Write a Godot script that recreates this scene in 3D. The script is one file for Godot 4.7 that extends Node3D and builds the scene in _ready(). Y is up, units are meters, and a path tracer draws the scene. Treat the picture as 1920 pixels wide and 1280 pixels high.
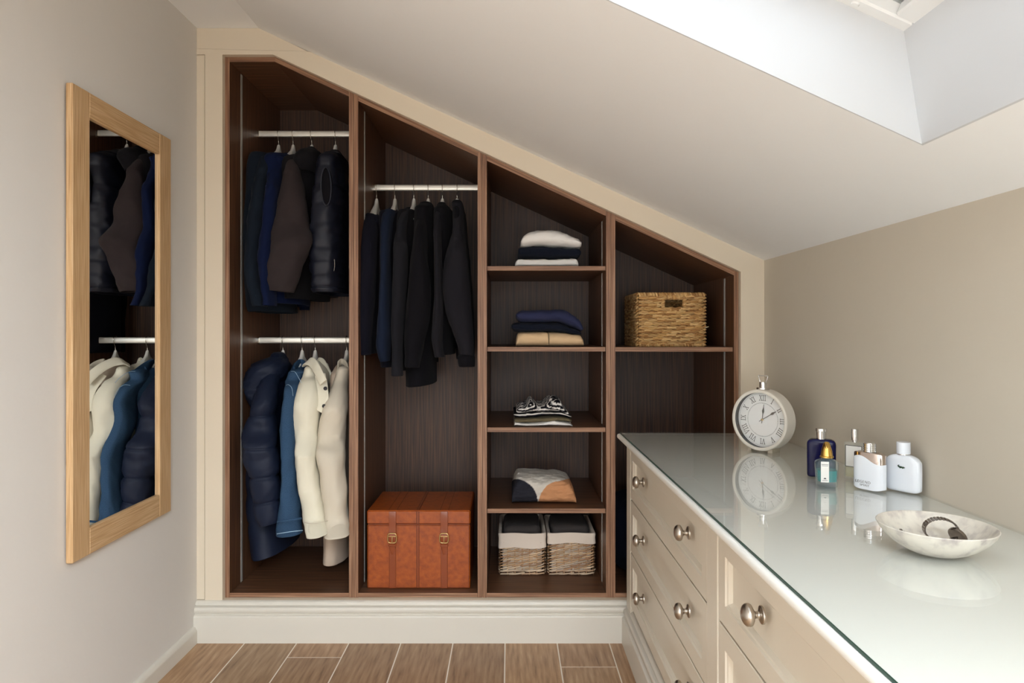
extends Node3D
# A dressing room under a sloping ceiling: fitted open wardrobe, wall mirror, painted drawer units with a glass top.
# The lens looks along -z from (0, H, 0); d is the distance from it along -z.

const F := 1280.0
const CX := 955.0
const CY := 623.0
const H := 1.225
const WL := -1.246          # left wall
const WR := 1.0157          # right wall
const WF := 2.745           # fronts of the wardrobe units
const WB := 3.345           # their back panels
const ROD := 3.05           # hanging rails
const GLASS := 0.831        # top of the glass sheet

var M := {}
var used := {}

# ---------------------------------------------------------------- mesh builder
class MB:
	var pv := PackedVector3Array()
	var pn := PackedVector3Array()
	var pc := PackedColorArray()
	var pi := PackedInt32Array()
	var xf := Transform3D()
	var col := Color.WHITE

	# tris run counter-clockwise or clockwise; the whole is turned outside out by its volume
	func shape(vs: PackedVector3Array, tris: PackedInt32Array, crease := 0.75, cols := PackedColorArray()) -> void:
		var n := vs.size()
		var w := PackedVector3Array()
		w.resize(n)
		var mid := Vector3.ZERO
		for i in n:
			w[i] = xf * vs[i]
			mid += w[i]
		mid /= maxf(1.0, n)
		var vol := 0.0
		var fn := PackedVector3Array()
		var nt := tris.size() / 3
		fn.resize(nt)
		for t in nt:
			var a := w[tris[t * 3]]
			var b := w[tris[t * 3 + 1]]
			var c := w[tris[t * 3 + 2]]
			var x := (b - a).cross(c - a)
			fn[t] = x
			vol += (a - mid).dot(x)
		var s := 1.0 if vol >= 0.0 else -1.0
		var base := pv.size()
		if crease <= -1.0:
			var acc := PackedVector3Array()
			acc.resize(n)
			for t in nt:
				for k in 3:
					acc[tris[t * 3 + k]] += fn[t] * s
			for i in n:
				pv.append(w[i])
				pn.append(acc[i].normalized())
				pc.append(cols[i] if cols.size() else col)
			for t in nt:
				pi.append(base + tris[t * 3])
				pi.append(base + tris[t * 3 + (2 if s > 0 else 1)])
				pi.append(base + tris[t * 3 + (1 if s > 0 else 2)])
			return
		var un := PackedVector3Array()
		un.resize(nt)
		for t in nt:
			un[t] = fn[t].normalized()
		var near: Array = []
		if crease < 1.0:
			near.resize(n)
			for i in n:
				near[i] = PackedInt32Array()
			for t in nt:
				for k in 3:
					near[tris[t * 3 + k]].append(t)
		for t in nt:
			if fn[t].length_squared() < 1e-20:
				continue
			for q in 3:
				var k := q
				if s > 0:
					k = [0, 2, 1][q]
				var i := tris[t * 3 + k]
				var nn := fn[t]
				if crease < 1.0:
					nn = Vector3.ZERO
					for o in near[i]:
						if un[o].dot(un[t]) > crease:
							nn += fn[o]
				pv.append(w[i])
				pn.append((nn * s).normalized())
				pc.append(cols[i] if cols.size() else col)
				pi.append(pv.size() - 1)

	# rings of equal length, each joined to the next; caps close the ends with a fan
	func loft(rings: Array, crease := 0.75, cap0 := true, cap1 := true, looped := false, cols: Array = []) -> void:
		var vs := PackedVector3Array()
		var cs := PackedColorArray()
		var tr := PackedInt32Array()
		var n: int = rings[0].size()
		var m := rings.size()
		for i in m:
			vs.append_array(rings[i])
			if cols.size():
				cs.append_array(cols[i])
		for i in (m if looped else m - 1):
			var a := i * n
			var b := ((i + 1) % m) * n
			for j in n:
				var k := (j + 1) % n
				tr.append_array([a + j, b + j, b + k, a + j, b + k, a + k])
		for e in ([] if looped else [0, 1]):
			if (e == 0 and not cap0) or (e == 1 and not cap1):
				continue
			var ring: PackedVector3Array = rings[0 if e == 0 else m - 1]
			var c := Vector3.ZERO
			for p in ring:
				c += p
			vs.append(c / n)
			if cols.size():
				cs.append(cols[0 if e == 0 else m - 1][0])
			var at := vs.size() - 1
			var o := 0 if e == 0 else (m - 1) * n
			for j in n:
				var k := (j + 1) % n
				if e == 0:
					tr.append_array([at, o + j, o + k])
				else:
					tr.append_array([at, o + k, o + j])
		shape(vs, tr, crease, cs)

	# a convex body from its faces (arrays of points)
	func convex(faces: Array) -> void:
		var mid := Vector3.ZERO
		var cnt := 0
		for f in faces:
			for p in f:
				mid += p
				cnt += 1
		mid = xf * (mid / cnt)
		for f in faces:
			var q := PackedVector3Array()
			var fc := Vector3.ZERO
			for p in f:
				q.append(xf * p)
				fc += xf * p
			fc /= q.size()
			var nn := Vector3.ZERO
			for k in range(1, q.size() - 1):
				nn += (q[k] - q[0]).cross(q[k + 1] - q[0])
			if nn.length_squared() < 1e-22:
				continue
			nn = nn.normalized()
			if nn.dot(fc - mid) < 0.0:
				q.reverse()
				nn = -nn
			var base := pv.size()
			for p in q:
				pv.append(p)
				pn.append(nn)
				pc.append(col)
			for k in range(1, q.size() - 1):
				pi.append_array([base, base + k + 1, base + k])

	# box with chamfered edges, between two corners
	func box(a: Vector3, b: Vector3, r := 0.0015) -> void:
		var lo := a.min(b)
		var hi := a.max(b)
		var s := hi - lo
		r = minf(r, minf(s.x, minf(s.y, s.z)) * 0.45)
		var c := (lo + hi) / 2.0
		var h := s / 2.0
		if r <= 0.0:
			hexa([Vector3(lo.x, lo.y, lo.z), Vector3(hi.x, lo.y, lo.z), Vector3(hi.x, lo.y, hi.z), Vector3(lo.x, lo.y, hi.z), Vector3(lo.x, hi.y, lo.z), Vector3(hi.x, hi.y, lo.z), Vector3(hi.x, hi.y, hi.z), Vector3(lo.x, hi.y, hi.z)])
			return
		var faces: Array = []
		for ax in 3:
			var u := (ax + 1) % 3
			var v := (ax + 2) % 3
			for sg in [-1, 1]:
				var f: Array = []
				for q in [[-1, -1], [1, -1], [1, 1], [-1, 1]]:
					var p := Vector3.ZERO
					p[ax] = sg * h[ax]
					p[u] = q[0] * (h[u] - r)
					p[v] = q[1] * (h[v] - r)
					f.append(c + p)
				faces.append(f)
			for q in [[-1, -1], [1, -1], [1, 1], [-1, 1]]:
				var f: Array = []
				for e in [[0, -1], [0, 1], [1, 1], [1, -1]]:
					var p := Vector3.ZERO
					p[ax] = e[1] * (h[ax] - r)
					p[u] = q[0] * (h[u] - (0.0 if e[0] == 0 else r))
					p[v] = q[1] * (h[v] - (r if e[0] == 0 else 0.0))
					f.append(c + p)
				faces.append(f)
		for i in [-1, 1]:
			for j in [-1, 1]:
				for k in [-1, 1]:
					var sg := Vector3(i, j, k)
					faces.append([c + sg * Vector3(h.x, h.y - r, h.z - r), c + sg * Vector3(h.x - r, h.y, h.z - r), c + sg * Vector3(h.x - r, h.y - r, h.z)])
		convex(faces)

	# eight corners: four below, four above in the same order
	func hexa(p: Array) -> void:
		convex([[p[0], p[1], p[2], p[3]], [p[4], p[5], p[6], p[7]], [p[0], p[1], p[5], p[4]], [p[1], p[2], p[6], p[5]], [p[2], p[3], p[7], p[6]], [p[3], p[0], p[4], p[7]]])

	# a flat outline (x, y) drawn through from z0 to z1
	func prism(poly: PackedVector2Array, z0: float, z1: float, crease := 0.85) -> void:
		var n := poly.size()
		var vs := PackedVector3Array()
		for z in [z0, z1]:
			for p in poly:
				vs.append(Vector3(p.x, p.y, z))
		var t := Geometry2D.triangulate_polygon(poly)
		var tr := PackedInt32Array()
		# the sides follow the outline, the ends follow the outline's own turning
		var area := 0.0
		for i in n:
			area += poly[i].cross(poly[(i + 1) % n])
		for i in range(0, t.size(), 3):
			var a := poly[t[i]]
			var turn := (poly[t[i + 1]] - a).cross(poly[t[i + 2]] - a)
			var same := turn * area > 0.0
			var b0 := t[i + 1] if same else t[i + 2]
			var c0 := t[i + 2] if same else t[i + 1]
			tr.append_array([t[i], c0, b0, n + t[i], n + b0, n + c0])
		for i in n:
			var j := (i + 1) % n
			tr.append_array([i, j, n + j, i, n + j, n + i])
		shape(vs, tr, crease)

	# a profile of (radius, height) turned round y
	func lathe(prof: Array, seg := 32, crease := 0.8, squash := Vector2.ONE) -> void:
		var rings: Array = []
		for p in prof:
			var ring := PackedVector3Array()
			for j in seg:
				var a := TAU * j / seg
				ring.append(Vector3(cos(a) * maxf(p[0], 1e-5) * squash.x, p[1], sin(a) * maxf(p[0], 1e-5) * squash.y))
			rings.append(ring)
		loft(rings, crease)

	# a bar of elliptical section along a path; rx lies along side, ry across it
	func tube(path: PackedVector3Array, rx, ry := -1.0, seg := 8, looped := false, up := Vector3.ZERO, crease := -2.0, power := 2.0) -> void:
		var n := path.size()
		var rings: Array = []
		var side := Vector3.ZERO
		for i in n:
			var t: Vector3
			if looped:
				t = path[(i + 1) % n] - path[(i + n - 1) % n]
			else:
				t = path[mini(i + 1, n - 1)] - path[maxi(i - 1, 0)]
			t = t.normalized()
			if up != Vector3.ZERO:
				side = up
			elif side == Vector3.ZERO:
				side = Vector3.UP if absf(t.y) < 0.9 else Vector3.RIGHT
			side = (side - t * side.dot(t)).normalized()
			var other := t.cross(side)
			var r: float = rx[i] if rx is Array or rx is PackedFloat32Array else rx
			var q: float = ry if ry > 0.0 else r
			var ring := PackedVector3Array()
			for j in seg:
				var a := TAU * j / seg
				var ca := cos(a)
				var sa := sin(a)
				if power != 2.0:
					ca = signf(ca) * pow(absf(ca), 2.0 / power)
					sa = signf(sa) * pow(absf(sa), 2.0 / power)
				ring.append(path[i] + side * ca * r + other * sa * q)
			rings.append(ring)
		loft(rings, crease, true, true, looped)

	# nested rectangles on a face: list of (inset, height); the face looks along +y of xf, u along x, v along z
	func tray(u0: float, u1: float, v0: float, v1: float, steps: Array, crease := 0.9) -> void:
		var rings: Array = []
		for s in steps:
			rings.append(PackedVector3Array([Vector3(u0 + s[0], s[1], v0 + s[0]), Vector3(u1 - s[0], s[1], v0 + s[0]), Vector3(u1 - s[0], s[1], v1 - s[0]), Vector3(u0 + s[0], s[1], v1 - s[0])]))
		loft(rings, crease)

	func mesh() -> ArrayMesh:
		var a := []
		a.resize(Mesh.ARRAY_MAX)
		a[Mesh.ARRAY_VERTEX] = pv
		a[Mesh.ARRAY_NORMAL] = pn
		a[Mesh.ARRAY_COLOR] = pc
		a[Mesh.ARRAY_INDEX] = pi
		var m := ArrayMesh.new()
		m.add_surface_from_arrays(Mesh.PRIMITIVE_TRIANGLES, a)
		return m

const DAY0 := 0.15
const FILL1 := 3.3  # fill strength at the two added roof windows
const FILL2 := 0.42  # fill strength at the added rear window

func _ready() -> void:
	# lens: 75 degrees across, level, its axis a little left of and above the middle of the frame
	var cam := Camera3D.new()
	cam.name = "camera"
	cam.position = Vector3(0, H, 0)
	cam.near = 0.05
	cam.far = 60.0
	cam.projection = Camera3D.PROJECTION_FRUSTUM
	cam.size = 1280.0 / F * cam.near
	cam.frustum_offset = Vector2((960.0 - CX) / F, -(640.0 - CY) / F) * cam.near
	cam.current = true
	add_child(cam, true)
	# a bright overcast sky above the roof window in view and two added ones
	var sky := ProceduralSkyMaterial.new()
	sky.sky_top_color = c8(236, 242, 255)
	sky.sky_horizon_color = c8(236, 240, 250)
	sky.ground_horizon_color = c8(150, 150, 148)
	sky.ground_bottom_color = c8(120, 118, 112)
	sky.sky_energy_multiplier = 1.0
	var env := Environment.new()
	env.background_mode = Environment.BG_SKY
	env.sky = Sky.new()
	env.sky.sky_material = sky
	env.background_energy_multiplier = 0.1
	env.tonemap_mode = Environment.TONE_MAPPER_LINEAR
	env.tonemap_exposure = 4.0
	env.sdfgi_enabled = true
	env.ssao_enabled = true
	env.ssil_enabled = true
	var we := WorldEnvironment.new()
	we.name = "world_environment"
	we.environment = env
	add_child(we, true)
	# a lamp just inside each pane; the three behind the lens are added fill
	for k in HOLES.size():
		var h: Array = HOLES[k]
		var pane_lamp := AreaLight3D.new()
		pane_lamp.name = "roof_day_and_fill"
		var cs := 1.0 / sqrt(1.0 + SL * SL)
		pane_lamp.area_size = Vector2((h[1] - h[0]) / cs - 0.2, h[3] - h[2] - 0.18)
		var mx: float = (h[0] + h[1]) / 2 - 0.02
		var down := Vector3(-cs * SL, -cs, 0)
		pane_lamp.transform = Transform3D(Basis(Vector3(cs, -cs * SL, 0), Vector3(0, 0, -1), -down), Vector3(mx, slope_y(mx) + ROOF - 0.02, -(h[2] + h[3]) / 2) + down * 0.0)
		pane_lamp.light_color = c8(229, 240, 250)
		pane_lamp.light_energy = [DAY0, FILL1, FILL1][k]
		pane_lamp.area_normalize_energy = false
		pane_lamp.area_range = 12.0
		pane_lamp.area_attenuation = 2.0
		pane_lamp.shadow_enabled = true
		add_child(pane_lamp, true)
	var pane_lamp := AreaLight3D.new()
	pane_lamp.name = "added_fill_lamp"  # fill lamp at the invented window behind the lens
	pane_lamp.area_size = Vector2(FW[1] - FW[0] - 0.1, FW[3] - FW[2] - 0.1)
	pane_lamp.position = Vector3((FW[0] + FW[1]) / 2, (FW[2] + FW[3]) / 2, -FRONT_D + 0.05)
	pane_lamp.light_color = c8(238, 244, 246)
	pane_lamp.light_energy = FILL2
	pane_lamp.area_normalize_energy = false
	pane_lamp.area_range = 12.0
	pane_lamp.area_attenuation = 2.0
	pane_lamp.shadow_enabled = true
	add_child(pane_lamp, true)
	make_materials()
	build_room()
	build_wardrobe()
	build_drawers()
	build_mirror()
	build_trunk()
	build_clothes()
	build_folded()
	lined_basket("lined wicker basket on the left, nearer the trunk, with a deeper cloth turn-over", 936, 1022.5, 0.062, 3, "dark grey garment filling the lined basket nearer the trunk", 71)
	lined_basket("lined wicker basket on the right of the pair, with a shallower cloth turn-over", 1028, 1115.5, 0.046, 8, "dark grey garment filling the right-hand lined basket", 72)
	build_seagrass()
	build_bag()
	build_clock()
	build_bottles()
	build_bowl()

# ---------------------------------------------------------------- objects
func numbered(called: String) -> String:
	if not used.has(called):
		used[called] = 0
		return called
	used[called] += 1
	return "%s_%03d" % [called, used[called]]

func tag(o: Node3D, label: String, category: String, group := "") -> Node3D:
	o.set_meta("label", label)
	o.set_meta("category", category)
	if group:
		o.set_meta("group", group)
	return o

func thing(called: String, label: String, category: String, at := Vector3.ZERO, turn := 0.0, group := "") -> Node3D:
	var o := Node3D.new()
	o.name = numbered(called)
	add_child(o, true)
	o.position = at
	o.rotation.y = turn
	tag(o, label, category, group)
	return o

func part(called: String, mb: MB, m: Material, parent: Node3D = null) -> MeshInstance3D:
	var o := MeshInstance3D.new()
	o.mesh = mb.mesh()
	o.material_override = m
	o.name = called if parent else numbered(called)
	if parent:
		parent.add_child(o, true)
	else:
		add_child(o, true)
	return o

func struct(called: String, mb: MB, m: Material, parent: Node3D = null) -> MeshInstance3D:
	var o := part(called, mb, m, parent)
	if parent == null:
		o.set_meta("kind", "structure")
	return o

# where the ray through a point of the 1920 x 1280 frame stands at distance d
func P(x: float, y: float, d: float) -> Vector3:
	return Vector3((x - CX) / F * d, H + (CY - y) / F * d, -d)

func B(a: Vector3, b: Vector3, r := 0.0015) -> MB:
	var mb := MB.new()
	mb.box(a, b, r)
	return mb

# ---------------------------------------------------------------- materials
func noise_tex(freq: float, ramp: Array, oct := 4, normal := false, seed_ := 1, strength := 4.0, kind := FastNoiseLite.TYPE_SIMPLEX_SMOOTH, size := 512) -> NoiseTexture2D:
	var n := FastNoiseLite.new()
	n.noise_type = kind
	n.seed = seed_
	n.frequency = freq
	n.fractal_type = FastNoiseLite.FRACTAL_FBM
	n.fractal_octaves = oct
	var t := NoiseTexture2D.new()
	t.width = size
	t.height = size
	t.seamless = true
	t.noise = n
	if normal:
		t.as_normal_map = true
		t.bump_strength = strength
	elif ramp.size():
		var g := Gradient.new()
		var off := PackedFloat32Array()
		var col := PackedColorArray()
		for r in ramp:
			off.append(r[0])
			col.append(r[1])
		g.offsets = off
		g.colors = col
		t.color_ramp = g
	return t

func mat(c: Color, rough := 0.8, o := {}) -> StandardMaterial3D:
	var m := StandardMaterial3D.new()
	m.albedo_color = c
	m.roughness = rough
	m.metallic = o.get("met", 0.0)
	m.metallic_specular = o.get("spec", 0.5)
	if o.has("tex"):
		m.albedo_texture = o.tex
	if o.has("nrm"):
		m.normal_enabled = true
		m.normal_texture = o.nrm
		m.normal_scale = o.get("ns", 1.0)
	if o.has("tex") or o.has("nrm"):
		m.uv1_triplanar = true
		m.uv1_world_triplanar = o.get("world", true)
		m.uv1_scale = o.get("scale", Vector3.ONE)
		m.uv1_offset = o.get("off", Vector3.ZERO)
	if o.has("rim"):
		m.rim_enabled = true
		m.rim = o.rim
		m.rim_tint = 0.5
	if o.has("clear"):
		m.clearcoat_enabled = true
		m.clearcoat = o.clear
		m.clearcoat_roughness = o.get("clear_rough", 0.1)
	if o.has("vc"):
		m.vertex_color_use_as_albedo = true
	if o.has("alpha"):
		m.transparency = BaseMaterial3D.TRANSPARENCY_ALPHA
		m.albedo_color.a = o.alpha
	if o.has("refract"):
		m.refraction_enabled = true
		m.refraction_scale = o.refract
	return m

func c8(r: int, g: int, b: int) -> Color:
	return Color8(r, g, b)

func make_materials() -> void:
	var fab := noise_tex(0.12, [], 3, true, 5, 4.0)
	var plaster := noise_tex(0.02, [], 4, true, 9, 1.5)
	M.wall = mat(c8(223, 218, 211), 0.75, {"nrm": plaster, "ns": 0.25, "scale": Vector3.ONE * 2.0})
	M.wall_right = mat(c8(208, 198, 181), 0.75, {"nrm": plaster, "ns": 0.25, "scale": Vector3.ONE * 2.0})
	M.ceiling = mat(c8(247, 247, 246), 0.8, {"nrm": plaster, "ns": 0.25, "scale": Vector3.ONE * 2.0})
	M.cream = mat(c8(226, 212, 190), 0.45)
	M.skirting = mat(c8(216, 210, 198), 0.4)
	M.paint = mat(c8(221, 212, 195), 0.38)
	M.top = mat(c8(240, 238, 231), 0.4)
	M.lining = mat(c8(212, 214, 216), 0.6)  # greyer than the ceiling: dimming of the reveals put into the colour
	M.white_gloss = mat(c8(236, 236, 234), 0.3)
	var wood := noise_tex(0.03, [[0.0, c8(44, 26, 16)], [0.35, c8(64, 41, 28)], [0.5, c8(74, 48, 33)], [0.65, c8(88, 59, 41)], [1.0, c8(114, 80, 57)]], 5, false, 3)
	var wood2 := noise_tex(0.03, [[0.0, c8(112, 78, 57)], [0.35, c8(146, 106, 80)], [0.5, c8(160, 119, 91)], [0.65, c8(176, 135, 106)], [1.0, c8(200, 162, 132)]], 5, false, 3)
	var wood3 := noise_tex(0.03, [[0.0, c8(62, 39, 25)], [0.35, c8(87, 57, 38)], [0.5, c8(98, 66, 45)], [0.65, c8(112, 77, 54)], [1.0, c8(138, 100, 72)]], 5, false, 3)
	M.walnut_back = mat(Color.WHITE, 0.5, {"tex": wood, "scale": Vector3(9.0, 0.16, 9.0)})  # board darker than the sides, with some bay shade in its colour
	M.walnut = mat(Color.WHITE, 0.42, {"tex": wood3, "scale": Vector3(9.0, 0.16, 9.0)})  # lightened to carry the downlight on sides and shelves in the colour
	M.walnut_lit_edge = mat(Color(0.9, 0.885, 0.87), 0.5, {"tex": wood2, "scale": Vector3(9.0, 0.16, 9.0)})  # paler than the panels: light on the front edges put into the colour
	M.walnut_lit_edge_slope = mat(Color(0.9, 0.885, 0.87), 0.5, {"tex": wood2, "scale": Vector3(0.16, 9.0, 9.0), "off": Vector3(0.3, 0.2, 0.1), "world": false})
	M.walnut_lit_edge_flat = mat(Color(0.9, 0.885, 0.87), 0.5, {"tex": wood2, "scale": Vector3(0.16, 9.0, 9.0), "off": Vector3(0.3, 0.2, 0.1)})
	M.walnut_flat = mat(Color.WHITE, 0.42, {"tex": wood3, "scale": Vector3(0.16, 9.0, 9.0), "off": Vector3(0.3, 0.2, 0.1)})
	var oak := noise_tex(0.03, [[0.0, c8(176, 136, 92)], [0.4, c8(196, 158, 113)], [0.6, c8(206, 170, 126)], [1.0, c8(222, 190, 150)]], 5, false, 11)
	M.oak = mat(Color.WHITE, 0.5, {"tex": oak, "scale": Vector3(14.0, 0.3, 14.0)})
	M.oak_across = mat(Color.WHITE, 0.5, {"tex": oak, "scale": Vector3(14.0, 14.0, 0.3), "off": Vector3(0.5, 0.1, 0.2)})
	var plank := noise_tex(0.022, [[0.0, c8(124, 94, 68)], [0.25, c8(156, 122, 91)], [0.5, c8(170, 136, 104)], [0.75, c8(180, 148, 116)], [1.0, c8(196, 166, 134)]], 6, false, 21)
	M.plank = []
	for k in 5:
		var m := mat([Color(1, 1, 1), Color(0.93, 0.93, 0.92), Color(1.0, 0.98, 0.95), Color(0.9, 0.88, 0.86), Color(0.97, 0.95, 0.94)][k], 0.42, {"tex": plank, "scale": Vector3(4.2, 4.2, 0.4), "off": Vector3(0.37 * k, 0.2, 0.23 * k)})
		M.plank.append(m)
	M.grout = mat(c8(232, 220, 204), 0.9)
	M.nickel = mat(c8(226, 222, 212), 0.24, {"met": 1.0})
	M.rail = mat(c8(244, 240, 230), 0.35, {"met": 0.5})
	M.knob = mat(c8(192, 185, 176), 0.28, {"met": 1.0})
	M.chrome = mat(c8(235, 235, 235), 0.06, {"met": 1.0})
	M.dark_metal = mat(c8(132, 124, 118), 0.22, {"met": 1.0})
	M.strip = mat(c8(190, 188, 182), 0.4, {"met": 0.3})
	M.mirror = mat(c8(236, 238, 238), 0.0, {"met": 1.0})
	M.hanger = mat(c8(226, 222, 214), 0.5)
	M.black_plastic = mat(c8(28, 28, 30), 0.5)
	var fo := {"nrm": fab, "ns": 0.35, "scale": Vector3.ONE * 26.0, "rim": 0.2, "spec": 0.2}
	var cloth := func(c: Color, r := 0.95) -> StandardMaterial3D: return mat(c, r, fo)
	M.f_teal = cloth.call(c8(24, 31, 41))
	M.f_royal = cloth.call(c8(17, 26, 55))
	M.f_taupe = cloth.call(c8(54, 47, 48))
	M.f_black = cloth.call(c8(26, 25, 28))
	M.f_puff = mat(c8(22, 25, 38), 0.5, {"nrm": fab, "ns": 0.12, "scale": Vector3.ONE * 14.0, "spec": 0.4})
	M.f_puff_low = mat(c8(22, 30, 50), 0.58, {"nrm": fab, "ns": 0.12, "scale": Vector3.ONE * 14.0, "spec": 0.35})
	var den := noise_tex(0.12, [[0.0, c8(40, 62, 88)], [0.42, c8(49, 74, 102)], [0.6, c8(56, 82, 110)], [1.0, c8(92, 118, 142)]], 3, false, 31)
	M.f_denim = mat(Color.WHITE, 0.95, {"tex": den, "nrm": fab, "ns": 0.25, "scale": Vector3(9, 4, 9), "spec": 0.2})
	M.f_denim_pale = mat(c8(150, 178, 202), 0.95)
	M.f_cream = cloth.call(c8(232, 226, 206))
	M.f_beige = cloth.call(c8(214, 204, 186))
	M.f_stone = cloth.call(c8(206, 186, 166))
	M.f_navyblack = cloth.call(c8(22, 22, 32))
	M.f_navy = cloth.call(c8(27, 35, 53))
	M.f_charcoal = cloth.call(c8(32, 32, 37))
	M.f_jet = cloth.call(c8(21, 20, 24))
	M.f_coat = cloth.call(c8(33, 32, 37))
	M.f_white = cloth.call(c8(238, 234, 230))
	M.f_indigo = cloth.call(c8(48, 52, 82))
	M.f_ink = cloth.call(c8(24, 28, 40))
	M.f_tan = cloth.call(c8(222, 190, 150))
	M.f_olive = cloth.call(c8(104, 94, 72))
	M.f_grey = cloth.call(c8(74, 68, 66))
	M.f_liner = cloth.call(c8(230, 214, 198))
	M.f_pattern = mat(Color.WHITE, 0.95, {"nrm": fab, "ns": 0.3, "scale": Vector3.ONE * 26.0, "vc": true, "spec": 0.2})
	M.willow = mat(Color.WHITE, 0.6, {"vc": true})
	M.seagrass = mat(Color.WHITE, 0.8, {"vc": true})
	var lea := noise_tex(0.02, [[0.0, c8(136, 58, 10)], [0.4, c8(154, 70, 13)], [0.6, c8(161, 75, 15)], [1.0, c8(172, 86, 20)]], 5, false, 41)
	var lean := noise_tex(0.08, [], 3, true, 42, 3.0)
	M.leather = mat(Color.WHITE, 0.42, {"tex": lea, "nrm": lean, "ns": 0.12, "scale": Vector3.ONE * 3.0, "clear": 0.15, "clear_rough": 0.3})
	M.leather_strap = mat(c8(136, 60, 16), 0.38, {"nrm": lean, "ns": 0.12, "scale": Vector3.ONE * 5.0, "clear": 0.2, "clear_rough": 0.25})
	M.leather_dark = mat(c8(96, 40, 18), 0.5)
	M.brass = mat(c8(206, 176, 122), 0.28, {"met": 1.0})
	M.gold = mat(c8(216, 176, 96), 0.2, {"met": 1.0})
	var mar := noise_tex(0.014, [[0.0, c8(150, 138, 136)], [0.28, c8(190, 182, 172)], [0.42, c8(210, 203, 190)], [1.0, c8(222, 215, 200)]], 5, false, 51)
	M.marble = mat(Color.WHITE, 0.35, {"tex": mar, "scale": Vector3.ONE * 5.0})
	M.pane = mat(c8(230, 240, 236), 0.0, {"alpha": 0.02})
	M.sheet = mat(c8(178, 206, 192), 0.01, {"alpha": 0.05})
	M.sheet_edge = mat(c8(5, 58, 42), 0.35)
	M.clock_body = mat(c8(226, 219, 206), 0.45)
	M.clock_in = mat(c8(40, 40, 48), 0.5)
	M.dial = mat(c8(250, 249, 246), 0.6)
	M.print_grey = mat(c8(96, 92, 88), 0.6)
	M.b_blue = mat(c8(12, 11, 58), 0.12, {"spec": 0.35})
	M.b_white = mat(c8(232, 236, 242), 0.18, {"clear": 0.5})
	M.b_glass = mat(c8(196, 226, 222), 0.02, {"alpha": 0.07})
	M.b_teal = mat(c8(40, 148, 150), 0.05, {"alpha": 0.7})
	M.b_juice = mat(c8(214, 206, 160), 0.05, {"alpha": 0.5})
	M.paper = mat(c8(236, 234, 228), 0.6)
	M.ink = mat(c8(36, 36, 38), 0.6)
	M.bronze = mat(c8(206, 192, 184), 0.1, {"met": 1.0})
	M.croc = mat(c8(40, 66, 40), 0.5)

# ---------------------------------------------------------------- the room
const SL := 0.459           # fall of the ceiling per metre towards the right
const HOLES := [[-0.2, 0.8266, 0.3, 1.3655], [-0.2, 0.8266, -1.2, -0.14], [-0.2, 0.8266, -2.3, -1.34]]   # roof openings, the last two added for fill: x from, to; d from, to
const ROOF := 0.22
const FRONT_D := -2.6       # wall behind the lens
const FW := [-0.95, 0.85, 0.12, 1.25]   # window added in it for fill: x from, to; y from, to

func slope_y(x: float) -> float:
	return 1.512 + SL * (WR - x)

func slope_slab(mb: MB, x0: float, x1: float, d0: float, d1: float, lean0 := 0.0, lean1 := 0.0) -> void:
	var p: Array = []
	for k in 2:
		var up := ROOF * k
		var a := x0 - lean0 * k
		var b := x1 - lean1 * k
		p.append_array([Vector3(a, slope_y(a) + up, -d0), Vector3(b, slope_y(b) + up, -d0), Vector3(b, slope_y(b) + up, -d1), Vector3(a, slope_y(a) + up, -d1)])
	mb.hexa(p)

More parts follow.
